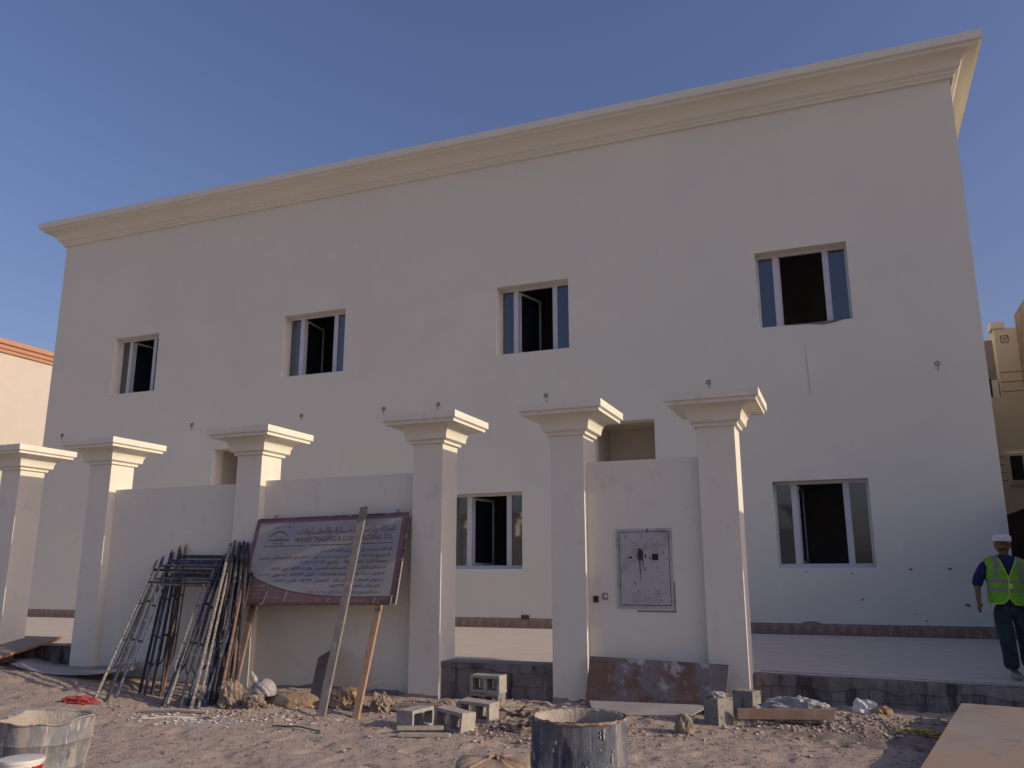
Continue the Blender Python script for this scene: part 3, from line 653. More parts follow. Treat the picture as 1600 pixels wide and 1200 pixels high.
AR = {'ا': (0xFE8D, 0xFE8E, None, None), 'أ': (0xFE83, 0xFE84, None, None), 'إ': (0xFE87, 0xFE88, None, None), 'آ': (0xFE81, 0xFE82, None, None), 'ب': (0xFE8F, 0xFE90, 0xFE91, 0xFE92),
      'ة': (0xFE93, 0xFE94, None, None), 'ت': (0xFE95, 0xFE96, 0xFE97, 0xFE98), 'ث': (0xFE99, 0xFE9A, 0xFE9B, 0xFE9C), 'ج': (0xFE9D, 0xFE9E, 0xFE9F, 0xFEA0), 'ح': (0xFEA1, 0xFEA2, 0xFEA3, 0xFEA4),
      'خ': (0xFEA5, 0xFEA6, 0xFEA7, 0xFEA8), 'د': (0xFEA9, 0xFEAA, None, None), 'ذ': (0xFEAB, 0xFEAC, None, None), 'ر': (0xFEAD, 0xFEAE, None, None), 'ز': (0xFEAF, 0xFEB0, None, None),
      'س': (0xFEB1, 0xFEB2, 0xFEB3, 0xFEB4), 'ش': (0xFEB5, 0xFEB6, 0xFEB7, 0xFEB8), 'ص': (0xFEB9, 0xFEBA, 0xFEBB, 0xFEBC), 'ض': (0xFEBD, 0xFEBE, 0xFEBF, 0xFEC0), 'ط': (0xFEC1, 0xFEC2, 0xFEC3, 0xFEC4),
      'ع': (0xFEC9, 0xFECA, 0xFECB, 0xFECC), 'غ': (0xFECD, 0xFECE, 0xFECF, 0xFED0), 'ف': (0xFED1, 0xFED2, 0xFED3, 0xFED4), 'ق': (0xFED5, 0xFED6, 0xFED7, 0xFED8), 'ك': (0xFED9, 0xFEDA, 0xFEDB, 0xFEDC),
      'ل': (0xFEDD, 0xFEDE, 0xFEDF, 0xFEE0), 'م': (0xFEE1, 0xFEE2, 0xFEE3, 0xFEE4), 'ن': (0xFEE5, 0xFEE6, 0xFEE7, 0xFEE8), 'ه': (0xFEE9, 0xFEEA, 0xFEEB, 0xFEEC), 'و': (0xFEED, 0xFEEE, None, None),
      'ؤ': (0xFE85, 0xFE86, None, None), 'ى': (0xFEEF, 0xFEF0, None, None), 'ي': (0xFEF1, 0xFEF2, 0xFEF3, 0xFEF4), 'ئ': (0xFE89, 0xFE8A, 0xFE8B, 0xFE8C), 'ء': (0xFE80, None, None, None),
      'ـ': (0x640, 0x640, 0x640, 0x640), '\u0001': (0xFEFB, 0xFEFC, None, None), '\u0002': (0xFEF7, 0xFEF8, None, None)}
def shape_ar(s):
    s = s.replace('لا', '\u0001').replace('لأ', '\u0002'); out = []
    for i, c in enumerate(s):
        if c not in AR: out.append(c); continue
        p = i > 0 and s[i-1] in AR and AR[s[i-1]][2] is not None and AR[c][1] is not None
        nx_ = i+1 < len(s) and s[i+1] in AR and AR[c][2] is not None and AR[s[i+1]][1] is not None
        f = AR[c]; out.append(chr(f[3] if p and nx_ else f[1] if p else f[2] if nx_ else f[0]))
    out = out[::-1]; r = ''.join(out)                       # visual order; digit runs keep their own order
    res = ''; run = ''
    for c in r:
        if c.isdigit() or c in '/': run = c+run
        else: res += run+c; run = ''
    return res+run
def text_pts(body, align='LEFT', width=None, height=.1, bold=0.0):
    cu = bpy.data.curves.new('lettering', 'FONT'); cu.body = body; cu.size = 1; cu.resolution_u = 2; cu.offset = bold; cu.align_x = align
    o = bpy.data.objects.new('lettering', cu); COL.objects.link(o); bpy.context.view_layer.update()
    me = o.evaluated_get(bpy.context.evaluated_depsgraph_get()).to_mesh()
    vs = [tuple(v.co) for v in me.vertices]; fs = [tuple(p.vertices) for p in me.polygons]
    o.to_mesh_clear(); bpy.data.objects.remove(o); bpy.data.curves.remove(cu)
    if not vs: return [], []
    x0 = min(v[0] for v in vs); x1 = max(v[0] for v in vs)
    sx = (width/(x1-x0)) if width else height; sy = height
    ref = x1 if align == 'RIGHT' else x0
    return [((v[0]-ref)*sx, v[1]*sy) for v in vs], fs
def letter(parent, place, body, u, v, h, m, align='LEFT', width=None, bold=0.0, n=.0045, name='lettering'):
    vs, fs = text_pts(body, align, width, h, bold)
    if not vs: return
    q = MB(); q.add([place(u+a, v+b, n) for a, b in vs], fs); o = part(parent, name, q, m); o['kind'] = 'stuff'; return o
letter(sign, SP, shape_ar('شركة وارس للتجـــارة والمقـــاولات'), 2.33, .985, .125, INKR, 'RIGHT', 1.60, .012)
letter(sign, SP, 'WARES TRADING & CONTRACTING CO.', .72, .865, .105, INKR, 'LEFT', 1.59, .012)
for a, b in ((.20, .93), (1.0, 2.32)): q = MB(); q.bar(SP(a, .815, .003), SP(b, .815, .003), .009, .002, up=en); part(sign, 'rule_line', q, INK)
q = MB()
arc = [(.26+.34*i/12, .955+.075*math.sin(math.pi*i/12)) for i in range(13)]
for i in range(12):
    a, b = arc[i], arc[i+1]; tk = .006+.016*math.sin(math.pi*(i+.5)/12); q.bar(SP(*a, .003), SP(*b, .003), tk, .002, up=en)
q.bar(SP(.26, .905, .003), SP(.62, .905, .003), .014, .002, up=en); q.bar(SP(.34, 1.09, .003), SP(.38, 1.095, .003), .014, .002, up=en); q.bar(SP(.56, 1.095, .003), SP(.60, 1.10, .003), .014, .002, up=en)
part(sign, 'logo', q, INK)
letter(sign, SP, shape_ar('و ر س'), .375, .925, .06, INK, 'LEFT', .14, .0)
letter(sign, SP, 'WARES', .33, .84, .045, INKR, 'LEFT', .20, .0)
rows = [('المالك: مبارك بن صالح بن ناصر العجمي', 1.12, 0), ('المشروع: بناء فيلا سكنية من دورين أرضي + أول + ملحق مع مطبخ ومجلس خارجيين', 2.14, 0), ('رخصة البناء رقم: ١٥٤٧    بتاريخ: ١٣ / ٠٩ / ٢٠١٧', 1.38, 0),
        ('الاستشاري: المكتب العربي للاستشارات الهندسية   جوال: ٥٥٧٢٢٠٤١  تلفون: ٤٤١٢٢٧', 1.86, 0), ('المقاول: شركة وارس للتجارة والمقاولات   تلفون: ٤٤١٧٥٢٣   المحمول: ٥٥٠٢٢٢١', 2.02, 0),
        ('مسؤول الموقع: المهندس وليد   المحمول: ٥٥٨١١٤٢   فاكس: ٤٤١٤٤٢١', 1.74, 0), ('رقم هاتف الطوارئ: ٥٥٢٢٣٣', .78, 0), ('مدة المشروع: بداية من ١٥ / ٩ إلى ١٥ / ٩ / ٢٠١٨', 1.12, 0)]
for i, (s_, wd, _) in enumerate(rows):
    letter(sign, SP, shape_ar(s_), 2.315-.012*i, .715-.083*i, .062, INK, 'RIGHT', wd, .006)
for i in range(4): letter(sign, SP, ['TEL: 44175 23  FAX: 441 4421', 'P.O. BOX: 22741', 'DOHA - QATAR', 'GENERAL CONTRACTING TRADING SERVICES'][i], .06, .235-.055*i, .04, INKG, 'LEFT', [.42, .30, .28, .66][i], 0)

# planks of the sign: one in front, two behind
q = MB(); q.bar((-5.66, 8.50, gz(-5.66, 8.5)-.02), (-6.165, 10.08, 2.44), .105, .035, up=(0, -1, .6))
single('plank', q, WOODG, 'long grey plank leaning across the front of the signboard', 'plank', (-5.66, 8.5, 0), bevel=.003)
q = MB(); q.bar((-5.25, 8.56, gz(-5.25, 8.56)-.02), (-5.86, 10.12, 1.33), .085, .04, up=(0, -1, .6))
single('plank', q, WOODO, 'orange pine plank propped under the right half of the signboard', 'plank', (-5.25, 8.56, 0), bevel=.003)
q = MB(); q.bar((-7.55, 9.28, gz(-7.55, 9.28)-.02), (-7.90, 10.12, 1.4), .085, .04, up=(0, -1, .6))
single('plank', q, WOODB, 'brown plank propped under the left end of the signboard', 'plank', (-7.55, 9.28, 0), bevel=.003)
q = MB(); q.bar((-5.92, 9.0, gz(-5.9, 9)), (-5.35, 9.3, .30), .018, .018); single('stick', q, WOODG, 'thin stick lying up against the ochre rock', 'stick', (-5.9, 9, 0))
q = MB(); q.bar((-6.02, 8.95, -.02), (-6.72, 10.2, .50), .30, .02, up=(0, -1, .5)); single('scrap_board', q, WOODB, 'short brown scrap board leaning on the wall behind the long grey plank', 'board', (-6.4, 9.6, 0))

# plywood against the wall and loose sheets
PW = [Vector((-3.0, 10.17, .575)), Vector((-1.345, 10.02, .545)), Vector((-1.40, 9.86, .035)), Vector((-3.02, 9.98, .03))]
q = MB(); q.slab([PW[3], PW[2], PW[1], PW[0]], .018); single('plywood_board', q, PLY, 'brown plywood board splashed with plaster, leaning under the meter box', 'board', tuple(PW[3]))
q = MB(); q.slab([(-2.78, 9.52, gz(-2.7, 9.5)+.02), (-1.72, 9.62, gz(-1.7, 9.6)+.025), (-1.55, 9.86, .13), (-2.95, 9.94, .10)], .012)
single('metal_sheet', q, SHEET, 'pale bent sheet lying on the ground in front of the stained plywood', 'sheet', (-2.7, 9.6, 0))
q = MB(); pt = []
vs = []; fs = []; n = 14
for i in range(n+1):
    t_ = i/n; cxx = -12.25+t_*2.35; z_ = .06+.10*(2*t_-1)**2
    ya = 9.55-.55*t_*(1.1-t_)+.1*t_; yb_ = 10.25-.05*t_
    vs += [(cxx+.3, ya+.05, z_+.07), (cxx-.1, yb_, z_+.10)]
for i in range(n): o = i*2; fs.append((o, o+2, o+3, o+1))
q.add(vs, fs); o_ = single('warped_sheet', q, SHEET, 'thin warped sheet curling on the ground left of the scaffold frames', 'sheet', (-11, 9.9, 0), smooth=True)
md = o_.modifiers.new('thickness', 'SOLIDIFY'); md.thickness = .012

def ramp(P, t, m, edge, label):
    r_ = thing('plywood_ramp', label, 'board', P[0]); q = MB(); q.slab(P, t*.45); part(r_, 'top_sheet', q, m)
    nn = (Vector(P[1])-Vector(P[0])).cross(Vector(P[3])-Vector(P[0])).normalized()*(t*.46)
    q = MB(); q.slab([Vector(p)-nn for p in P], t*.54); part(r_, 'under_layer', q, edge); return r_
ramp([(-13.9, 9.45, .30), (-12.22, 9.55, .31), (-12.28, 10.75, .53), (-14.0, 10.7, .53)], .04, PLYTOP, mat('orange_ply_edge', (.42, .18, .06), .8, var=.1), 'sloping plywood ramp with an orange edge at the left edge of the picture')
ramp([(.17, 6.2, .14), (.76, 6.25, .14), (1.80, 10.05, .2296), (.96, 10.2, .235)], .022, PLYTOP, WOODB, 'large dusty plywood sheet lying at the lower right corner')
q = MB(); q.box(.35, .55, 6.6, 6.8, .0, .115); single('timber_offcut', q, WOODB, 'timber offcut carrying the near end of the large plywood sheet', 'timber')
q = MB(); q.slab([(1.02, 7.1, .05), (1.9, 7.3, .06), (2.6, 9.3, .10), (1.55, 9.2, .10)], .03); single('dark_plate', q, mat('dark_brown_plate', (.07, .055, .055), .8, var=.2), 'dark brown plate lying right of the large plywood sheet', 'plate')  # flat dark plate covering the sand right of the plywood

# ------------------------------------------------------------------ concrete blocks
def hollow(L=.40, H=.20, D=.20, solid=False):
    q = MB(); xc = [-L/2, -L/2+.035, -.018, .018, L/2-.035, L/2]; zc = [0, .034, H-.034, H]; ix = {}
    def v(x, y, z):
        k = (x, y, z)
        if k not in ix: ix[k] = len(q.v); q.v.append(k)
        return ix[k]
    hole = lambda i, j: (not solid) and j == 1 and i in (1, 3)
    for i in range(5):
        for j in range(3):
            if hole(i, j):
                P = [(xc[i], zc[j]), (xc[i+1], zc[j]), (xc[i+1], zc[j+1]), (xc[i], zc[j+1])]
                for k in range(4):
                    a, b = P[k], P[(k+1) % 4]; q.f.append((v(a[0], -D/2, a[1]), v(b[0], -D/2, b[1]), v(b[0], D/2, b[1]), v(a[0], D/2, a[1])))
            else:
                for y in (-D/2, D/2): q.f.append((v(xc[i], y, zc[j]), v(xc[i+1], y, zc[j]), v(xc[i+1], y, zc[j+1]), v(xc[i], y, zc[j+1])))
    for i in range(5):
        for z in (zc[0], zc[3]): q.f.append((v(xc[i], -D/2, z), v(xc[i+1], -D/2, z), v(xc[i+1], D/2, z), v(xc[i], D/2, z)))
    for j in range(3):
        for x in (xc[0], xc[5]): q.f.append((v(x, -D/2, zc[j]), v(x, -D/2, zc[j+1]), v(x, D/2, zc[j+1]), v(x, D/2, zc[j])))
    return q
def block(x, y, z, yaw, label, m=BLK, tilt=(0, 0), name='hollow_block', grp='loose hollow concrete blocks', **k):
    q = hollow(**k)
    # chipped corners: nudge the vertices a little
    rr = random.Random(label); q.v = [(a+rr.uniform(-.004, .004), b+rr.uniform(-.004, .004), c+rr.uniform(-.003, .003)) for a, b, c in q.v]
    return single(name, q, m, label, 'block', (x, y, z), (R(tilt[0]), R(tilt[1]), R(yaw)), grp, world=False, bevel=.005)
block(-4.17, 9.76, -.045, -3, 'hollow block at the bottom of the stack of two in front of the concrete step', BLK_D)
block(-4.16, 9.77, .157, -4, 'hollow block on top of the stack of two in front of the concrete step')
block(-3.83, 8.72, gz(-3.8, 8.7)-.015, -8, 'hollow block standing directly in front of the stack of two', tilt=(2, 2))
block(-3.86, 8.17, gz(-3.86, 8.17)-.015, -20, 'hollow block nearest the brown cement sack, tilted slightly', tilt=(-3, 4))
block(-4.33, 8.24, gz(-4.2, 8.2)-.01, 83, 'hollow block on the left with its plain end facing the camera', tilt=(0, 0))
block(-1.40, 9.44, gz(-1.4, 9.44)-.02, -38, 'solid block with a crumpled wrapper on top by the gate opening', BLK_D, solid=True, L=.21, H=.29, D=.21, name='solid_block', grp='solid blocks by the gate opening')
block(-1.16, 9.93, gz(-1.1, 9.93)-.03, -24, 'solid block between the wrapper topped block and the clear plastic', BLK_D, solid=True, L=.24, H=.27, D=.18, name='solid_block', grp='solid blocks by the gate opening')
block(-12.42, 10.2, .03, 4, 'hollow block supporting the sloping plywood ramp at the left', BLK_D)

# planks and slabs on the ground
for (p, wx, wy, m, lb, nm) in [
    (((-4.30, 7.80, .05), (-3.88, 7.98, .05)), .09, .03, CRUST, 'pale broken tile strip on top of another, in front of the left hollow blocks', 'tile_strip'),
    (((-4.20, 7.66, .02), (-3.72, 7.80, .02)), .10, .03, CRUST, 'pale broken tile strip lying lowest in front of the left hollow blocks', 'tile_strip'),
    (((-5.02, 9.02, .06), (-4.42, 9.10, .07)), .14, .05, WOODB, 'short brown plank lying left of the block stack', 'plank'),
    (((-1.20, 9.38, .10), (-.27, 9.62, .11)), .045, .10, WOODB, 'brown timber edge lying in front of the clear plastic', 'plank')]:
    q = MB(); dz = gz((p[0][0]+p[1][0])/2, (p[0][1]+p[1][1])/2); q.bar((p[0][0], p[0][1], p[0][2]+dz*.7), (p[1][0], p[1][1], p[1][2]+dz*.7), wx, wy, up=(0, 0, 1)) if nm != 'plank' or m is not WOODB or wx > .1 else q.bar((p[0][0], p[0][1], p[0][2]+.03), (p[1][0], p[1][1], p[1][2]+.03), .045, .10, up=(0, 0, 1))
    single(nm, q, m, lb, 'tile' if nm == 'tile_strip' else 'plank', p[0], bevel=.003)
q = MB(); q.tube([(-5.66, 7.62, gz(-5.66, 7.62)+.015), (-5.3, 7.58, gz(-5.3, 7.58)+.03), (-5.0, 7.52, gz(-5, 7.52)+.02), (-4.98, 7.46, gz(-5, 7.46)+.01)], .009, 6)
single('green_rod', q, GREENP, 'thin green plastic rod lying on the sand', 'rod', smooth=True)
for (a, b, r_, lb) in [((-7.75, 7.95), (-6.95, 8.15), .022, 'pale pipe lying on the ground at the feet of the scaffold frames'), ((-7.35, 7.55), (-6.95, 7.95), .008, 'thin reed lying on the plaster dust'), ((-7.3, 7.62), (-6.85, 7.85), .007, 'second thin reed crossing the plaster dust')]:
    q = MB(); q.tube([(*a, gz(*a)+r_), ((a[0]+b[0])/2, (a[1]+b[1])/2, gz((a[0]+b[0])/2, (a[1]+b[1])/2)+r_*1.4), (*b, gz(*b)+r_)], r_, 6); single('pipe' if r_ > .01 else 'reed', q, CRUST if r_ > .01 else STONEW, lb, 'pipe' if r_ > .01 else 'reed', smooth=True)

# lumpy things: rocks, crumpled bags, cloth
def lump(name, c, s, m, label, cat, seed=0, amp=.35, freq=3.0, sub=4, rot=0, group=None, flat=0, sharp=False):
    bm = bmesh.new(); bmesh.ops.create_icosphere(bm, subdivisions=sub, radius=1)
    for v in bm.verts:
        p = v.co.copy(); k = fbm((p.x+seed*3.1)*freq/2+p.z*1.3, (p.y-seed)*freq/2+p.z*.9, 4, .6)
        k2 = abs(float(fbm(p.x*freq+seed+9, p.y*freq+p.z*freq, 3, .6))) if sharp else 0
        v.co = p*(1+amp*2*float(k)-k2*amp*2.5)
        if v.co.z < -.35: v.co.z = -.35
    q = MB(); q.v = [(v.co.x*s[0], v.co.y*s[1], (v.co.z+.3)*s[2]) for v in bm.verts]; q.f = [tuple(v.index for v in f.verts) for f in bm.faces]; bm.free()
    return single(name, q, m, label, cat, c, (0, 0, R(rot)), group, world=False, smooth=not sharp)
lump('rock', (-5.72, 9.02, gz(-5.7, 9)), (.25, .16, .17), OCHRE, 'ochre crumbling rock between the grey and the orange plank', 'rock', 1, .4, 3.5, sharp=True)
lump('rock', (-5.15, 8.95, gz(-5.1, 8.9)), (.14, .12, .16), CLAY, 'grey brown clod leaning right of the orange plank', 'rock', 2, .4, 3.5, sharp=True)
lump('rock', (-6.98, 8.55, gz(-7, 8.55)), (.17, .14, .23), CLAY, 'tall lumpy clod at the foot of the loose poles', 'rock', 3, .4, 3.5, sharp=True)
lump('rock', (-6.62, 8.55, gz(-6.6, 8.5)), (.17, .12, .10), CLAY, 'dark hollow clod right of the tall lumpy clod', 'rock', 5, .45, 3.5, sharp=True)
lump('rock', (-6.40, 8.95, gz(-6.4, 8.9)), (.42, .22, .12), OCHRE, 'low ochre heap behind the tied plastic bag', 'rock', 6, .25, 2.5)
lump('rock', (-1.66, 8.92, gz(-1.66, 8.92)), (.10, .08, .14), CLAY, 'single grey stone on the sand right of the blue drum', 'rock', 8, .3, 2.5, sub=3, sharp=True)
lump('rock', (-4.55, 9.42, gz(-4.5, 9.4)), (.14, .10, .10), CLAY, 'small clod at the left foot of the concrete step', 'rock', 9, .4, 3, sub=3, sharp=True)
lump('tied_bag', (-6.62, 8.72, gz(-6.6, 8.7)+.10), (.145, .12, .135), PLBAG, 'tied white plastic bag on the clods under the signboard', 'plastic bag', 11, .30, 4)
q = MB(); q.tube([(-6.72, 8.72, .22), (-6.76, 8.70, .33), (-6.80, 8.69, .40)], [.03, .035, .012], 8); single('bag_knot', q, PLBAG, 'twisted upright end of the tied white plastic bag', 'plastic bag')
lump('plastic_film', (-.63, 9.78, gz(-.6, 9.8)), (.44, .15, .20), PLBAG, 'crumpled clear plastic film behind the brown timber', 'plastic film', 12, .4, 5, sharp=True)
lump('wrapper', (-1.40, 9.45, gz(-1.4, 9.44)+.27), (.11, .09, .05), PLBAG, 'crumpled wrapper on top of the solid block', 'wrapper', 13, .35, 4, sub=3, sharp=True)
lump('wrapper', (.02, 10.30, gz(0, 10.3)+.0), (.14, .06, .12), WPLAST, 'torn white wrapper lying right of the clear plastic film', 'wrapper', 14, .6, 4, sub=3, sharp=True)
lump('cardboard_scrap', (.22, 10.28, gz(.2, 10.3)), (.10, .07, .08), TANM, 'tan cardboard scrap beside the torn white wrapper', 'cardboard', 15, .5, 4, sub=3, sharp=True)
lump('yellow_lump', (.50, 9.55, gz(.5, 9.5)-.02), (.24, .13, .06), YELLOWP, 'crumbled yellow material next to the large plywood sheet', 'rubble', 16, .5, 5, sharp=True)
lump('red_cloth', (-8.72, 7.98, gz(-8.7, 8)-.01), (.24, .12, .07), REDC, 'crumpled red cloth lying on the sand', 'cloth', 17, .45, 4, sharp=True, rot=25)
lump('torn_bag', (-3.38, 9.05, gz(-3.4, 9)-.02), (.36, .2, .13), CLAY, 'torn grey cement bag crushed beside the block stack', 'sack', 18, .5, 4, rot=15, sharp=True)
lump('torn_bag', (-3.10, 8.45, gz(-3.1, 8.4)-.01), (.36, .18, .12), CLAY, 'torn dark bag end lying left of the blue drum', 'sack', 19, .45, 4, rot=20, sharp=True)
r_ = random.Random(5)
for i, (x, y) in enumerate([(-8.0, 8.9), (-7.85, 8.85), (-7.65, 8.75), (-7.45, 8.8), (-7.55, 8.95)]):
    lump('rubble_piece', (x, y, gz(x, y)), (.07, .05, .05), OCHRE, ['leftmost','second from left','middle','rightmost','hindmost'][i]+' of five small ochre rubble pieces between the scaffold feet', 'rubble', 30+i, .4, 4, sub=2, sharp=True, group='ochre rubble between the frame feet')

# ------------------------------------------------------------------ drums, bucket, cement sack
dr = thing('drum', 'large blue steel drum crusted with cement at the bottom centre', 'drum', (-1.57, 5.06, 0))
def wob1(x, y, z, a): return (x*(1+.004*math.sin(3*a+z*4)), y*(1+.004*math.sin(2*a+1)), z+.0015*math.sin(5*a))
H = .716; r0 = .286
outer = [(.0001, 0), (r0-.004, 0), (r0, .012)]
for i in range(41):
    z = .02+i/40*(H-.04); o_ = 0
    for zr in (.22, .47): o_ += .010*math.exp(-((z-zr)/.016)**2)
    outer.append((r0-.004+o_, z))
q = MB(); q.lathe(outer+[(r0-.004, H-.012)], (-1.57, 5.06, 0), 96, wob=wob1); q.lathe([(r0-.012, H-.012), (r0-.016, .3), (r0-.016, .05), (.0001, .05)], (-1.57, 5.06, 0), 96, wob=wob1)
part(dr, 'body', q, DRUM, smooth=True)
q = MB(); q.lathe([(r0-.005, H-.014), (r0+.004, H-.012), (r0+.006, H-.003), (r0, H+.003), (r0-.008, H+.002), (r0-.013, H-.012)], (-1.57, 5.06, 0), 96, wob=wob1); part(dr, 'rim', q, RUST, smooth=True)
def wobc(x, y, z, a):
    k = float(vnoise(a*7+3, z*30)); k2 = float(vnoise(a*22, z*60+5)); s_ = 1-.035*k-.02*k2; return (x*s_, y*s_, z+.012*k2*(z > .6))
q = MB(); q.lathe([(r0-.012, .712), (r0-.022, .708), (r0-.026, .68), (r0-.028, .60), (r0-.030, .5), (r0-.035, .42), (.0001, .40)], (-1.57, 5.06, 0), 128, wob=wobc); part(dr, 'cement_residue', q, CRUST, smooth=True)
q = MB(); rr = random.Random(3)
for k in range(70):
    a = rr.uniform(0, 2*math.pi); zz = rr.uniform(.05, .66); r1 = r0+.001
    for j in range(3):
        a2 = a+rr.uniform(-.05, .05); z2 = zz+rr.uniform(-.03, .03); s_ = rr.uniform(.0015, .004)
        q.obox((-1.57+r1*math.cos(a2), 5.06+r1*math.sin(a2), z2), ((math.cos(a2), math.sin(a2), 0), (-math.sin(a2), math.cos(a2), 0), (0, 0, 1)), (.003, s_, s_*rr.uniform(1, 5)))
c_ = part(dr, 'cement_splatter', q, CRUST); c_['kind'] = 'stuff'

tb = thing('steel_tub', 'battered cut down steel tub with bent rim at the lower left', 'tub', (-5.72, 4.93, 0))
def wob2(x, y, z, a):
    k = 1+.05*math.sin(2*a+.6)*(z/.5)+.03*math.sin(5*a+1)*(z/.5)**2
    return (x*k, y*k, z+(.016*math.sin(3*a+.8)+.009*math.sin(5*a)+.006*math.sin(9*a+2))*(z/.5)**3)
q = MB(); TB = (-5.72, 4.93, 0)
q.lathe([(.0001, 0), (.285, 0), (.30, .02), (.312, .16), (.320, .17), (.316, .185), (.332, .33), (.342, .345), (.338, .36), (.345, .485), (.358, .495), (.355, .503), (.338, .492), (.31, .2), (.28, .06), (.0001, .06)], TB, 96, wob=wob2)
part(tb, 'body', q, DRUM2, smooth=True)
def wobd(x, y, z, a):
    x, y, z = wob2(x, y, z, a); k = float(vnoise(a*6, z*20)); s_ = 1-.05*k; return (x*s_, y*s_, z)
q = MB(); q.lathe([(.338, .487), (.322, .46), (.30, .38), (.26, .30), (.0001, .27)], TB, 96, wob=wobd); part(tb, 'cement_crust', q, CRUST, smooth=True)
bk = thing('bucket', 'small white and red printed plastic bucket at the lower left corner', 'bucket', (-5.22, 4.36, 0)); BC = (-5.22, 4.36, 0); bk.scale = (1, 1, 1.09)
q = MB(); q.lathe([(.0001, 0), (.105, 0), (.13, .30), (.137, .302), (.137, .318), (.128, .318), (.102, .02), (.0001, .02)], BC, 64); part(bk, 'body', q, WPLAST, smooth=True)
q = MB(); q.lathe([(.1075, .02), (.1305, .285)], BC, 64)
part(bk, 'printed_band', q, mat('red_print', (.34, .02, .02), .5, var=.1, spots=[((.62, .55, .48), (12, 12, 18), .60, .02), ((.55, .22, .03), (16, 16, 10), .62, .02)]), smooth=True)
q = MB(); q.lathe([(.0001, .322), (.12, .324), (.139, .321), (.139, .305)], BC, 64); part(bk, 'lid', q, WPLAST, smooth=True)

sk = thing('cement_sack', 'brown paper cement sack with red print and gathered top, left of the blue drum', 'sack', (-2.36, 5.68, 0))
n = 72; q = MB(); vs = []; fs = []; rings = [(.30, .0), (.335, .05), (.345, .15), (.345, .245), (.335, .275), (.29, .294), (.20, .306), (.11, .313), (.03, .317), (.008, .319)]
SC = Vector((-2.36, 5.68, 0)); su = Vector((.93, .36, 0)); svv = Vector((-.36, .93, 0))
for i, (r1, z) in enumerate(rings):
    for k in range(n):
        a = 2*math.pi*k/n; e = .55
        x = abs(math.cos(a))**e*math.copysign(1, math.cos(a))*r1*.80; y = abs(math.sin(a))**.8*math.copysign(1, math.sin(a))*r1*.62
        fold = (z/.3)**2*.006*math.sin(a*9+1.3)+(z/.3)**3*.004*math.sin(a*23+2*math.sin(a*3))+.005*math.sin(a*17)
        p = SC+su*x*(1+fold*1.5)+svv*y*(1+fold*1.5); vs.append((p.x, p.y, z+fold*.5*(1 if 0 < i < 9 else 0)+.012*math.cos(2*a)*(i < 7 and i > 1)))
for i in range(len(rings)-1):
    for k in range(n): a = i*n+k; b = i*n+(k+1) % n; fs.append((a, b, b+n, a+n))
q.add(vs, fs); part(sk, 'body', q, SACK, smooth=True)
q = MB(); 
for k in range(5):
    a = k*1.25; q.tube([SC+Vector((0, 0, .322)), SC+su*.05*math.cos(a)+svv*.03*math.sin(a)-svv*.03+Vector((0, 0, .325)), SC+su*.13*math.cos(a)-svv*.10+Vector((0, 0, .272-.01*k))], [.012, .010, .004], 6)
part(sk, 'gathered_folds', q, TANM, smooth=True)
q = MB(); q.poly([SC+su*.245-svv*.16+Vector((0, 0, .0)), SC+su*.33-svv*.10+Vector((0, 0, .0)), SC+su*.33-svv*.06+Vector((0, 0, .24)), SC+su*.26-svv*.10+Vector((0, 0, .262))], (-.36*-1, -.93, 0), .01); part(sk, 'torn_flap', q, mat('orange_paper', (.46, .25, .12), .8, var=.1))
def SKP(u, v, nn): return SC+su*u-svv*(.221+nn-.05*(v-.1))+Vector((0, 0, v))
letter(sk, SKP, 'KOMACOI NMD', -.155, .198, .07, mat('red_ink', (.36, .05, .03), .8), 'LEFT', .30, .01, n=.006)

# ------------------------------------------------------------------ gravel and chips scattered on the ground (nobody could count it)
def scatter(name, N, region, smin, smax, m, label_kind='stuff', seed=1, flat=.6, parent_h=True):
    g_ = np.random.default_rng(seed); pts = region(g_, N); sz = smin+(smax-smin)*g_.random(len(pts))**3
    base = np.array([(1, 0, 0), (-1, 0, 0), (0, 1, 0), (0, -1, 0), (0, 0, 1), (0, 0, -1)], float); tri = np.array([(0, 2, 4), (2, 1, 4), (1, 3, 4), (3, 0, 4), (2, 0, 5), (1, 2, 5), (3, 1, 5), (0, 3, 5)])
    n_ = len(pts); Vv = base[None]*(.6+.8*g_.random((n_, 6, 1)))+.25*(g_.random((n_, 6, 3))-.5)
    Vv[:, :, 2] *= flat; an = g_.random(n_)*6.28; c, s = np.cos(an)[:, None], np.sin(an)[:, None]
    xx_ = Vv[:, :, 0]*c*1.3-Vv[:, :, 1]*s; yy_ = Vv[:, :, 0]*s*1.3+Vv[:, :, 1]*c; Vv[:, :, 0] = xx_; Vv[:, :, 1] = yy_
    Vv *= sz[:, None, None]; hz = ground_h(pts[:, 0], pts[:, 1]); Vv[:, :, 0] += pts[:, 0, None]; Vv[:, :, 1] += pts[:, 1, None]; Vv[:, :, 2] += (hz+sz*.2)[:, None]
    Fv = (tri[None]+(np.arange(n_)*6)[:, None, None]).reshape(-1, 3); Vv = Vv.reshape(-1, 3)
    me = bpy.data.meshes.new(name); me.vertices.add(len(Vv)); me.vertices.foreach_set('co', Vv.ravel()); me.loops.add(Fv.size); me.loops.foreach_set('vertex_index', Fv.ravel().astype(np.int32))
    me.polygons.add(len(Fv)); me.polygons.foreach_set('loop_start', np.arange(0, Fv.size, 3)); me.polygons.foreach_set('loop_total', np.full(len(Fv), 3)); me.update(); me.validate(); me.materials.append(m)
    o = bpy.data.objects.new(name, me); COL.objects.link(o); o['kind'] = 'stuff'; return o
def uni(x0, x1, y0, y1): return lambda g_, N: np.stack([g_.uniform(x0, x1, N), g_.uniform(y0, y1, N)], -1)
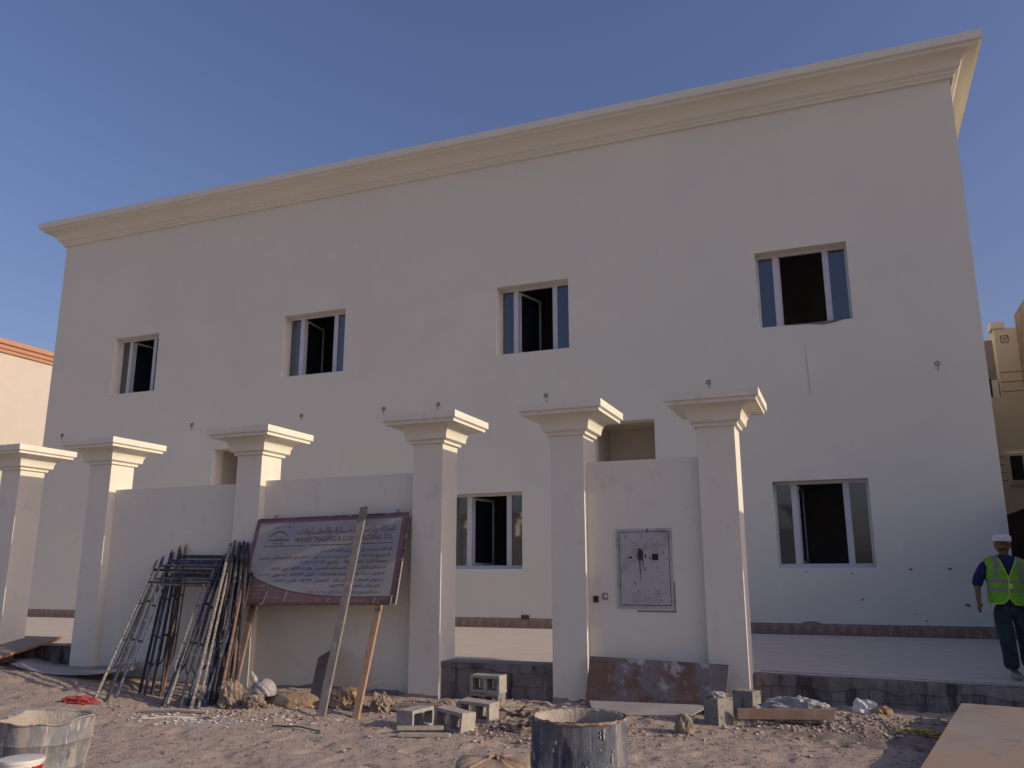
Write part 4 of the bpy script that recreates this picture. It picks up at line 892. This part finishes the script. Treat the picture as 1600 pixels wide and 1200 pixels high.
def gau(*cs): 
    def f(g_, N):
        out = []
        for (x, y, sx, sy, wt) in cs: out.append(np.stack([g_.normal(x, sx, int(N*wt)), g_.normal(y, sy, int(N*wt))], -1))
        p = np.concatenate(out); return p[(p[:, 1] < 10.2)]
    return f
GRV = mat('pebble_mix', (.33, .26, .21), .95, var=.45, vscale=19)
DRKP = mat('dark_chip_mix', (.13, .10, .085), .95, var=.4, vscale=17)
scatter('gravel', 34000, uni(-13, 2.5, 4.8, 10.15), .002, .012, GRV, seed=2)
scatter('dark_chips', 5200, uni(-13, 2.5, 4.8, 10.15),   .004, .018, DRKP, seed=3, flat=.3)
scatter('rubble', 5200, gau((-.2, 9.9, .9, .35, .40), (-3.3, 8.6, .5, .4, .25), (-2.2, 8.9, .6, .3, .08), (-6.8, 8.2, .8, .3, .14), (-4.9, 9.3, .9, .3, .13)), .003, .032, GRV, seed=4)
scatter('white_chips', 620, gau((-6.9, 7.75, .55, .22, .4), (-6.0, 8.1, .5, .25, .15), (-3.7, 8.0, .5, .3, .12), (.1, 9.6, .7, .4, .23), (-3, 8, 3, 1.2, .1)), .006, .035, STONEW, seed=5, flat=.3)
g_ = np.random.default_rng(12)
q = MB()
for k in range(170):
    x = g_.uniform(-10, 2); y = g_.uniform(6, 10.0); a = g_.uniform(0, 3.14); L_ = g_.uniform(.03, .16); z = gz(x, y)+.006
    x2, y2 = x+L_*math.cos(a), y+L_*math.sin(a); q.bar((x, y, z), (x2, y2, gz(x2, y2)+.010), g_.uniform(.004, .014), .004, up=(0, 0, 1))
o_ = single('wood_splinters', q, WOODG, None, None, kind='stuff')

# ------------------------------------------------------------------ the person on the terrace
def skin(name, pts, edges, radii, lv=2, root=0):
    me = bpy.data.meshes.new(name); me.from_pydata(pts, edges, []); o = bpy.data.objects.new(name, me); COL.objects.link(o)
    md = o.modifiers.new('skin', 'SKIN'); md.use_smooth_shade = True; md.branch_smoothing = .3
    for v, r1 in zip(me.skin_vertices[0].data, radii): v.radius = (r1, r1) if not isinstance(r1, tuple) else r1
    me.skin_vertices[0].data[root].use_root = True
    s_ = o.modifiers.new('sub', 'SUBSURF'); s_.levels = lv; s_.render_levels = lv
    bpy.context.view_layer.update()
    m2 = bpy.data.meshes.new_from_object(o.evaluated_get(bpy.context.evaluated_depsgraph_get())); bpy.data.objects.remove(o)
    for p in m2.polygons: p.use_smooth = True
    m2.name = name; return m2
person = thing('person', 'person in white cap, navy shirt, lime vest and jeans walking on the terrace', 'person', (1.69, 11.66, pfront(1.6)-.012), (0, R(4.2), R(2)))
person.scale = (1.07, 1.06, 1.0)
def pmesh(parent, name, me, m):
    me.materials.clear(); me.materials.append(m); o = bpy.data.objects.new(name, me); COL.objects.link(o); o.parent = parent; return o
# local frame: x = to the viewer's right, -y = towards the camera
P = {'pel': (-.02, 0, .88), 'sp1': (-.04, 0, 1.02), 'sp2': (-.05, 0, 1.18), 'ch': (-.05, .0, 1.30), 'nk': (-.06, -.01, 1.40), 'nk2': (-.065, -.02, 1.46), 'hd': (-.075, -.03, 1.52), 'hd2': (-.075, -.02, 1.58),
     'jaw': (-.08, -.075, 1.468), 'nose': (-.082, -.140, 1.512), 'earL': (-.155, -.015, 1.52), 'earR': (.005, -.015, 1.52),
     'shL': (-.22, .0, 1.33), 'elL': (-.33, .04, 1.09), 'wrL': (-.335, -.05, .88), 'shR': (.12, 0, 1.33), 'elR': (.20, .03, 1.08), 'wrR': (.20, -.05, .86),
     'hpL': (-.11, 0, .86), 'knL': (-.06, -.05, .48), 'anL': (-.02, -.02, .09), 'toL': (.03, -.15, .04), 'hpR': (.07, .01, .86), 'knR': (.12, .04, .50), 'anR': (.17, .20, .12), 'toR': (.20, .10, .05)}
names_ = list(P); ed = [('pel', 'sp1'), ('sp1', 'sp2'), ('sp2', 'ch'), ('ch', 'nk'), ('nk', 'nk2'), ('nk2', 'hd'), ('hd', 'hd2'), ('hd', 'jaw'), ('hd', 'nose'), ('hd', 'earL'), ('hd', 'earR'), ('ch', 'shL'), ('shL', 'elL'), ('elL', 'wrL'), ('ch', 'shR'), ('shR', 'elR'), ('elR', 'wrR'),
      ('pel', 'hpL'), ('hpL', 'knL'), ('knL', 'anL'), ('anL', 'toL'), ('pel', 'hpR'), ('hpR', 'knR'), ('knR', 'anR'), ('anR', 'toR')]
rad = {'pel': (.115, .075), 'sp1': (.12, .085), 'sp2': (.13, .085), 'ch': (.13, .085), 'nk': .055, 'nk2': .052, 'hd': (.088, .098), 'hd2': (.082, .095), 'jaw': .056, 'nose': .014, 'earL': .018, 'earR': .018,
       'shL': .055, 'elL': .04, 'wrL': .027, 'shR': .055, 'elR': .04, 'wrR': .027, 'hpL': .07, 'knL': .06, 'anL': .04, 'toL': .035, 'hpR': .07, 'knR': .06, 'anR': .04, 'toR': .035}
pts = [P[k] for k in names_]; rr_ = [rad[k] for k in names_]; E_ = [(names_.index(a), names_.index(b)) for a, b in ed]
for wname, sgn in (('wrL', -1), ('wrR', 1)):          # palm and five curled fingers each
    wv_ = Vector(P[wname]); i0 = len(pts)
    palm = wv_+Vector((.0, -.02, -.07)); pts.append(tuple(palm)); rr_.append((.034, .018)); E_.append((names_.index(wname), i0))
    for f, (dx, ln) in enumerate(((-.027, .062), (-.010, .072), (.008, .068), (.025, .055))):
        b_ = palm+Vector((dx*.4, dx, -.012)); a_ = palm+Vector((dx*.5, dx*1.1-.008, -.030-ln*.35)); c2 = a_+Vector((-sgn*.012, -.006, -ln*.45)); k = len(pts)
        pts += [tuple(a_), tuple(c2)]; rr_ += [.0095, .008]; E_ += [(i0, k), (k, k+1)]
    k = len(pts); th = wv_+Vector((-sgn*.02, -.055, -.045)); pts += [tuple(th), tuple(th+Vector((-sgn*.005, -.014, -.035)))]; rr_ += [.011, .009]; E_ += [(i0, k), (k, k+1)]
pmesh(person, 'body', skin('body', pts, E_, rr_, 2), SKIN)
# trousers
tp = [(-.02, 0, .93), (-.02, 0, .85), (-.115, -.0, .78), (-.08, -.045, .50), (-.045, -.03, .28), (-.03, -.01, .10), (.085, .01, .78), (.12, .04, .52), (.15, .12, .30), (.175, .20, .14)]
pmesh(person, 'jeans', skin('jeans', tp, [(0, 1), (1, 2), (2, 3), (3, 4), (4, 5), (1, 6), (6, 7), (7, 8), (8, 9)], [(.165, .12), (.165, .125), .112, .088, .082, .085, .112, .088, .08, .08], 2), JEANS)
# shirt: elliptical torso rings
def ringsurf(rings, n=40, keep=None, close_top=False):
    q = MB(); vs = []; fs = []
    for (cx_, cy_, z, a_, b_) in rings:
        for k in range(n): t_ = 2*math.pi*k/n; vs.append((cx_+a_*abs(math.cos(t_))**.85*math.copysign(1, math.cos(t_)), cy_+b_*abs(math.sin(t_))**.85*math.copysign(1, math.sin(t_)), z))
    for i in range(len(rings)-1):
        for k in range(n):
            f = (i*n+k, i*n+(k+1) % n, (i+1)*n+(k+1) % n, (i+1)*n+k)
            c = sum((Vector(vs[j]) for j in f), Vector())/4
            if keep is None or keep(c, (k+.5)/n*2*math.pi): fs.append(f)
    q.add(vs, fs); return q
TR_ = [(-.03, 0, .84, .185, .135), (-.035, 0, .92, .185, .135), (-.04, 0, 1.02, .182, .130), (-.045, 0, 1.12, .188, .130), (-.05, 0, 1.22, .198, .130), (-.05, 0, 1.30, .205, .122), (-.05, 0, 1.345, .200, .108), (-.052, 0, 1.38, .160, .092), (-.055, 0, 1.40, .105, .076), (-.06, -.002, 1.415, .070, .060)]
q = ringsurf(TR_); part(person, 'shirt', q, SHIRT, world=False, smooth=True)
for s_, (sh, el, wr) in (('L', ('shL', 'elL', 'wrL')), ('R', ('shR', 'elR', 'wrR'))):
    a, b, c = Vector(P[sh]), Vector(P[el]), Vector(P[wr]); c2 = b.lerp(c, .38)
    me = skin('sleeve', [tuple(a), tuple(a.lerp(b, .5)), tuple(b), tuple(c2)], [(0, 1), (1, 2), (2, 3)], [.075, .070, .064, .056], 2); pmesh(person, 'sleeve', me, SHIRT)
def interp(rs, m_=6):
    o = []
    for i in range(len(rs)-1):
        for j in range(m_): t_ = j/m_; o.append(tuple(rs[i][k]*(1-t_)+rs[i+1][k]*t_ for k in range(5)))
    return o+[rs[-1]]
off = lambda rs, d: [(c[0], c[1], c[2], c[3]+d, c[4]+d) for c in rs]
VR = interp(off(TR_[:9], .014))
def keepv(c, t_):
    x = c.x+.05; front = c.y < 0
    if front and c.z > 1.14 and abs(x) < (c.z-1.14)*.36+.0: return False
    if c.z > 1.15 and c.z < 1.36 and abs(c.y) < .075-.05*abs(c.z-1.25)/.11: return False
    if front and c.z < .93 and abs(x+.0) < (.93-c.z)*.6: return False
    return c.z < 1.405
q = ringsurf(VR, 72, keepv); vest = part(person, 'vest', q, VEST, world=False, smooth=True)
md = vest.modifiers.new('thickness', 'SOLIDIFY'); md.thickness = .006
def band(z0, z1, keep, m, name, d=.017):
    rs = [r1 for r1 in interp(off(TR_, d), 12) if z0 <= r1[2] <= z1]; q = ringsurf(rs, 96, keep); return part(vest, name, q, m, world=False, smooth=True)
nofront = lambda c, t_: True
band(.985, 1.030, nofront, REFL, 'reflective_band'); band(1.085, 1.130, nofront, REFL, 'reflective_band')
for cxs in (-.165, .065): band(1.13, 1.40, lambda c, t_, q_=cxs: abs(c.x-q_) < .024 and abs(c.y) > .03, REFL, 'reflective_strap', .018)
q = MB()
front_y = lambda x, z: min((-(rs[4]+.02)*max(0.02, (1-min(.98, abs((x-rs[0])/(rs[3]+.014)))**2.35))**.5) for rs in [min(TR_, key=lambda r1: abs(r1[2]-z))])
for sg in (-1, 1):
    q.tube([(-.05+sg*(z-1.14)*.37, front_y(-.05+sg*(z-1.14)*.37, z), z) for z in (1.14, 1.2, 1.26, 1.32, 1.37, 1.40)], .006, 6)
q.tube([(-.05, front_y(-.05, z), z) for z in (.93, 1.0, 1.07, 1.14)], .006, 6)
for sg in (-1, 1): q.tube([(-.05, front_y(-.05, .93), .93), (-.05+sg*.035, -.155, .875), (-.05+sg*.09, -.143, .85), (-.05+sg*.15, -.105, .846)], .006, 6)
part(vest, 'yellow_piping', q, TRIM, world=False, smooth=True)
q = MB(); q.box(-.055, -.015, -.158, -.152, 1.03, 1.085); part(vest, 'chest_tab', q, TRIM, world=False)
# cap
q = MB(); q.lathe([(.099, 0), (.103, .012), (.103, .05), (.096, .070), (.066, .082), (.0001, .086)], (-.078, -.026, 1.572), 40, sx=.92, sy=1.08); part(person, 'cap', q, CAPW, world=False, smooth=True)
for dx in (-.03, .03):
    q = MB(); q.lathe([(.0001, .008), (.008, .004), (.010, 0), (.008, -.004), (.0001, -.008)], (-.08+dx, -.117, 1.532), 10); part(person, 'eye', q, BLACKM, world=False, smooth=True)
q = MB(); q.tube([(-.105, -.124, 1.466), (-.08, -.131, 1.464), (-.056, -.124, 1.466)], .005, 6); part(person, 'mouth', q, mat('lip', (.09, .035, .03), .6), world=False)
for (a, b, nm) in (((-.03, -.0, .05), (.02, -.17, .04), 1), ((.17, .22, .07), (.205, .07, .04), 2)):
    me = skin('shoe', [a, tuple(Vector(a).lerp(Vector(b), .5)), b], [(0, 1), (1, 2)], [(.045, .05), (.05, .045), (.045, .035)], 2); pmesh(person, 'shoe', me, SHOE)

# purge helper data
for me in list(bpy.data.meshes):
    if me.users == 0: bpy.data.meshes.remove(me)
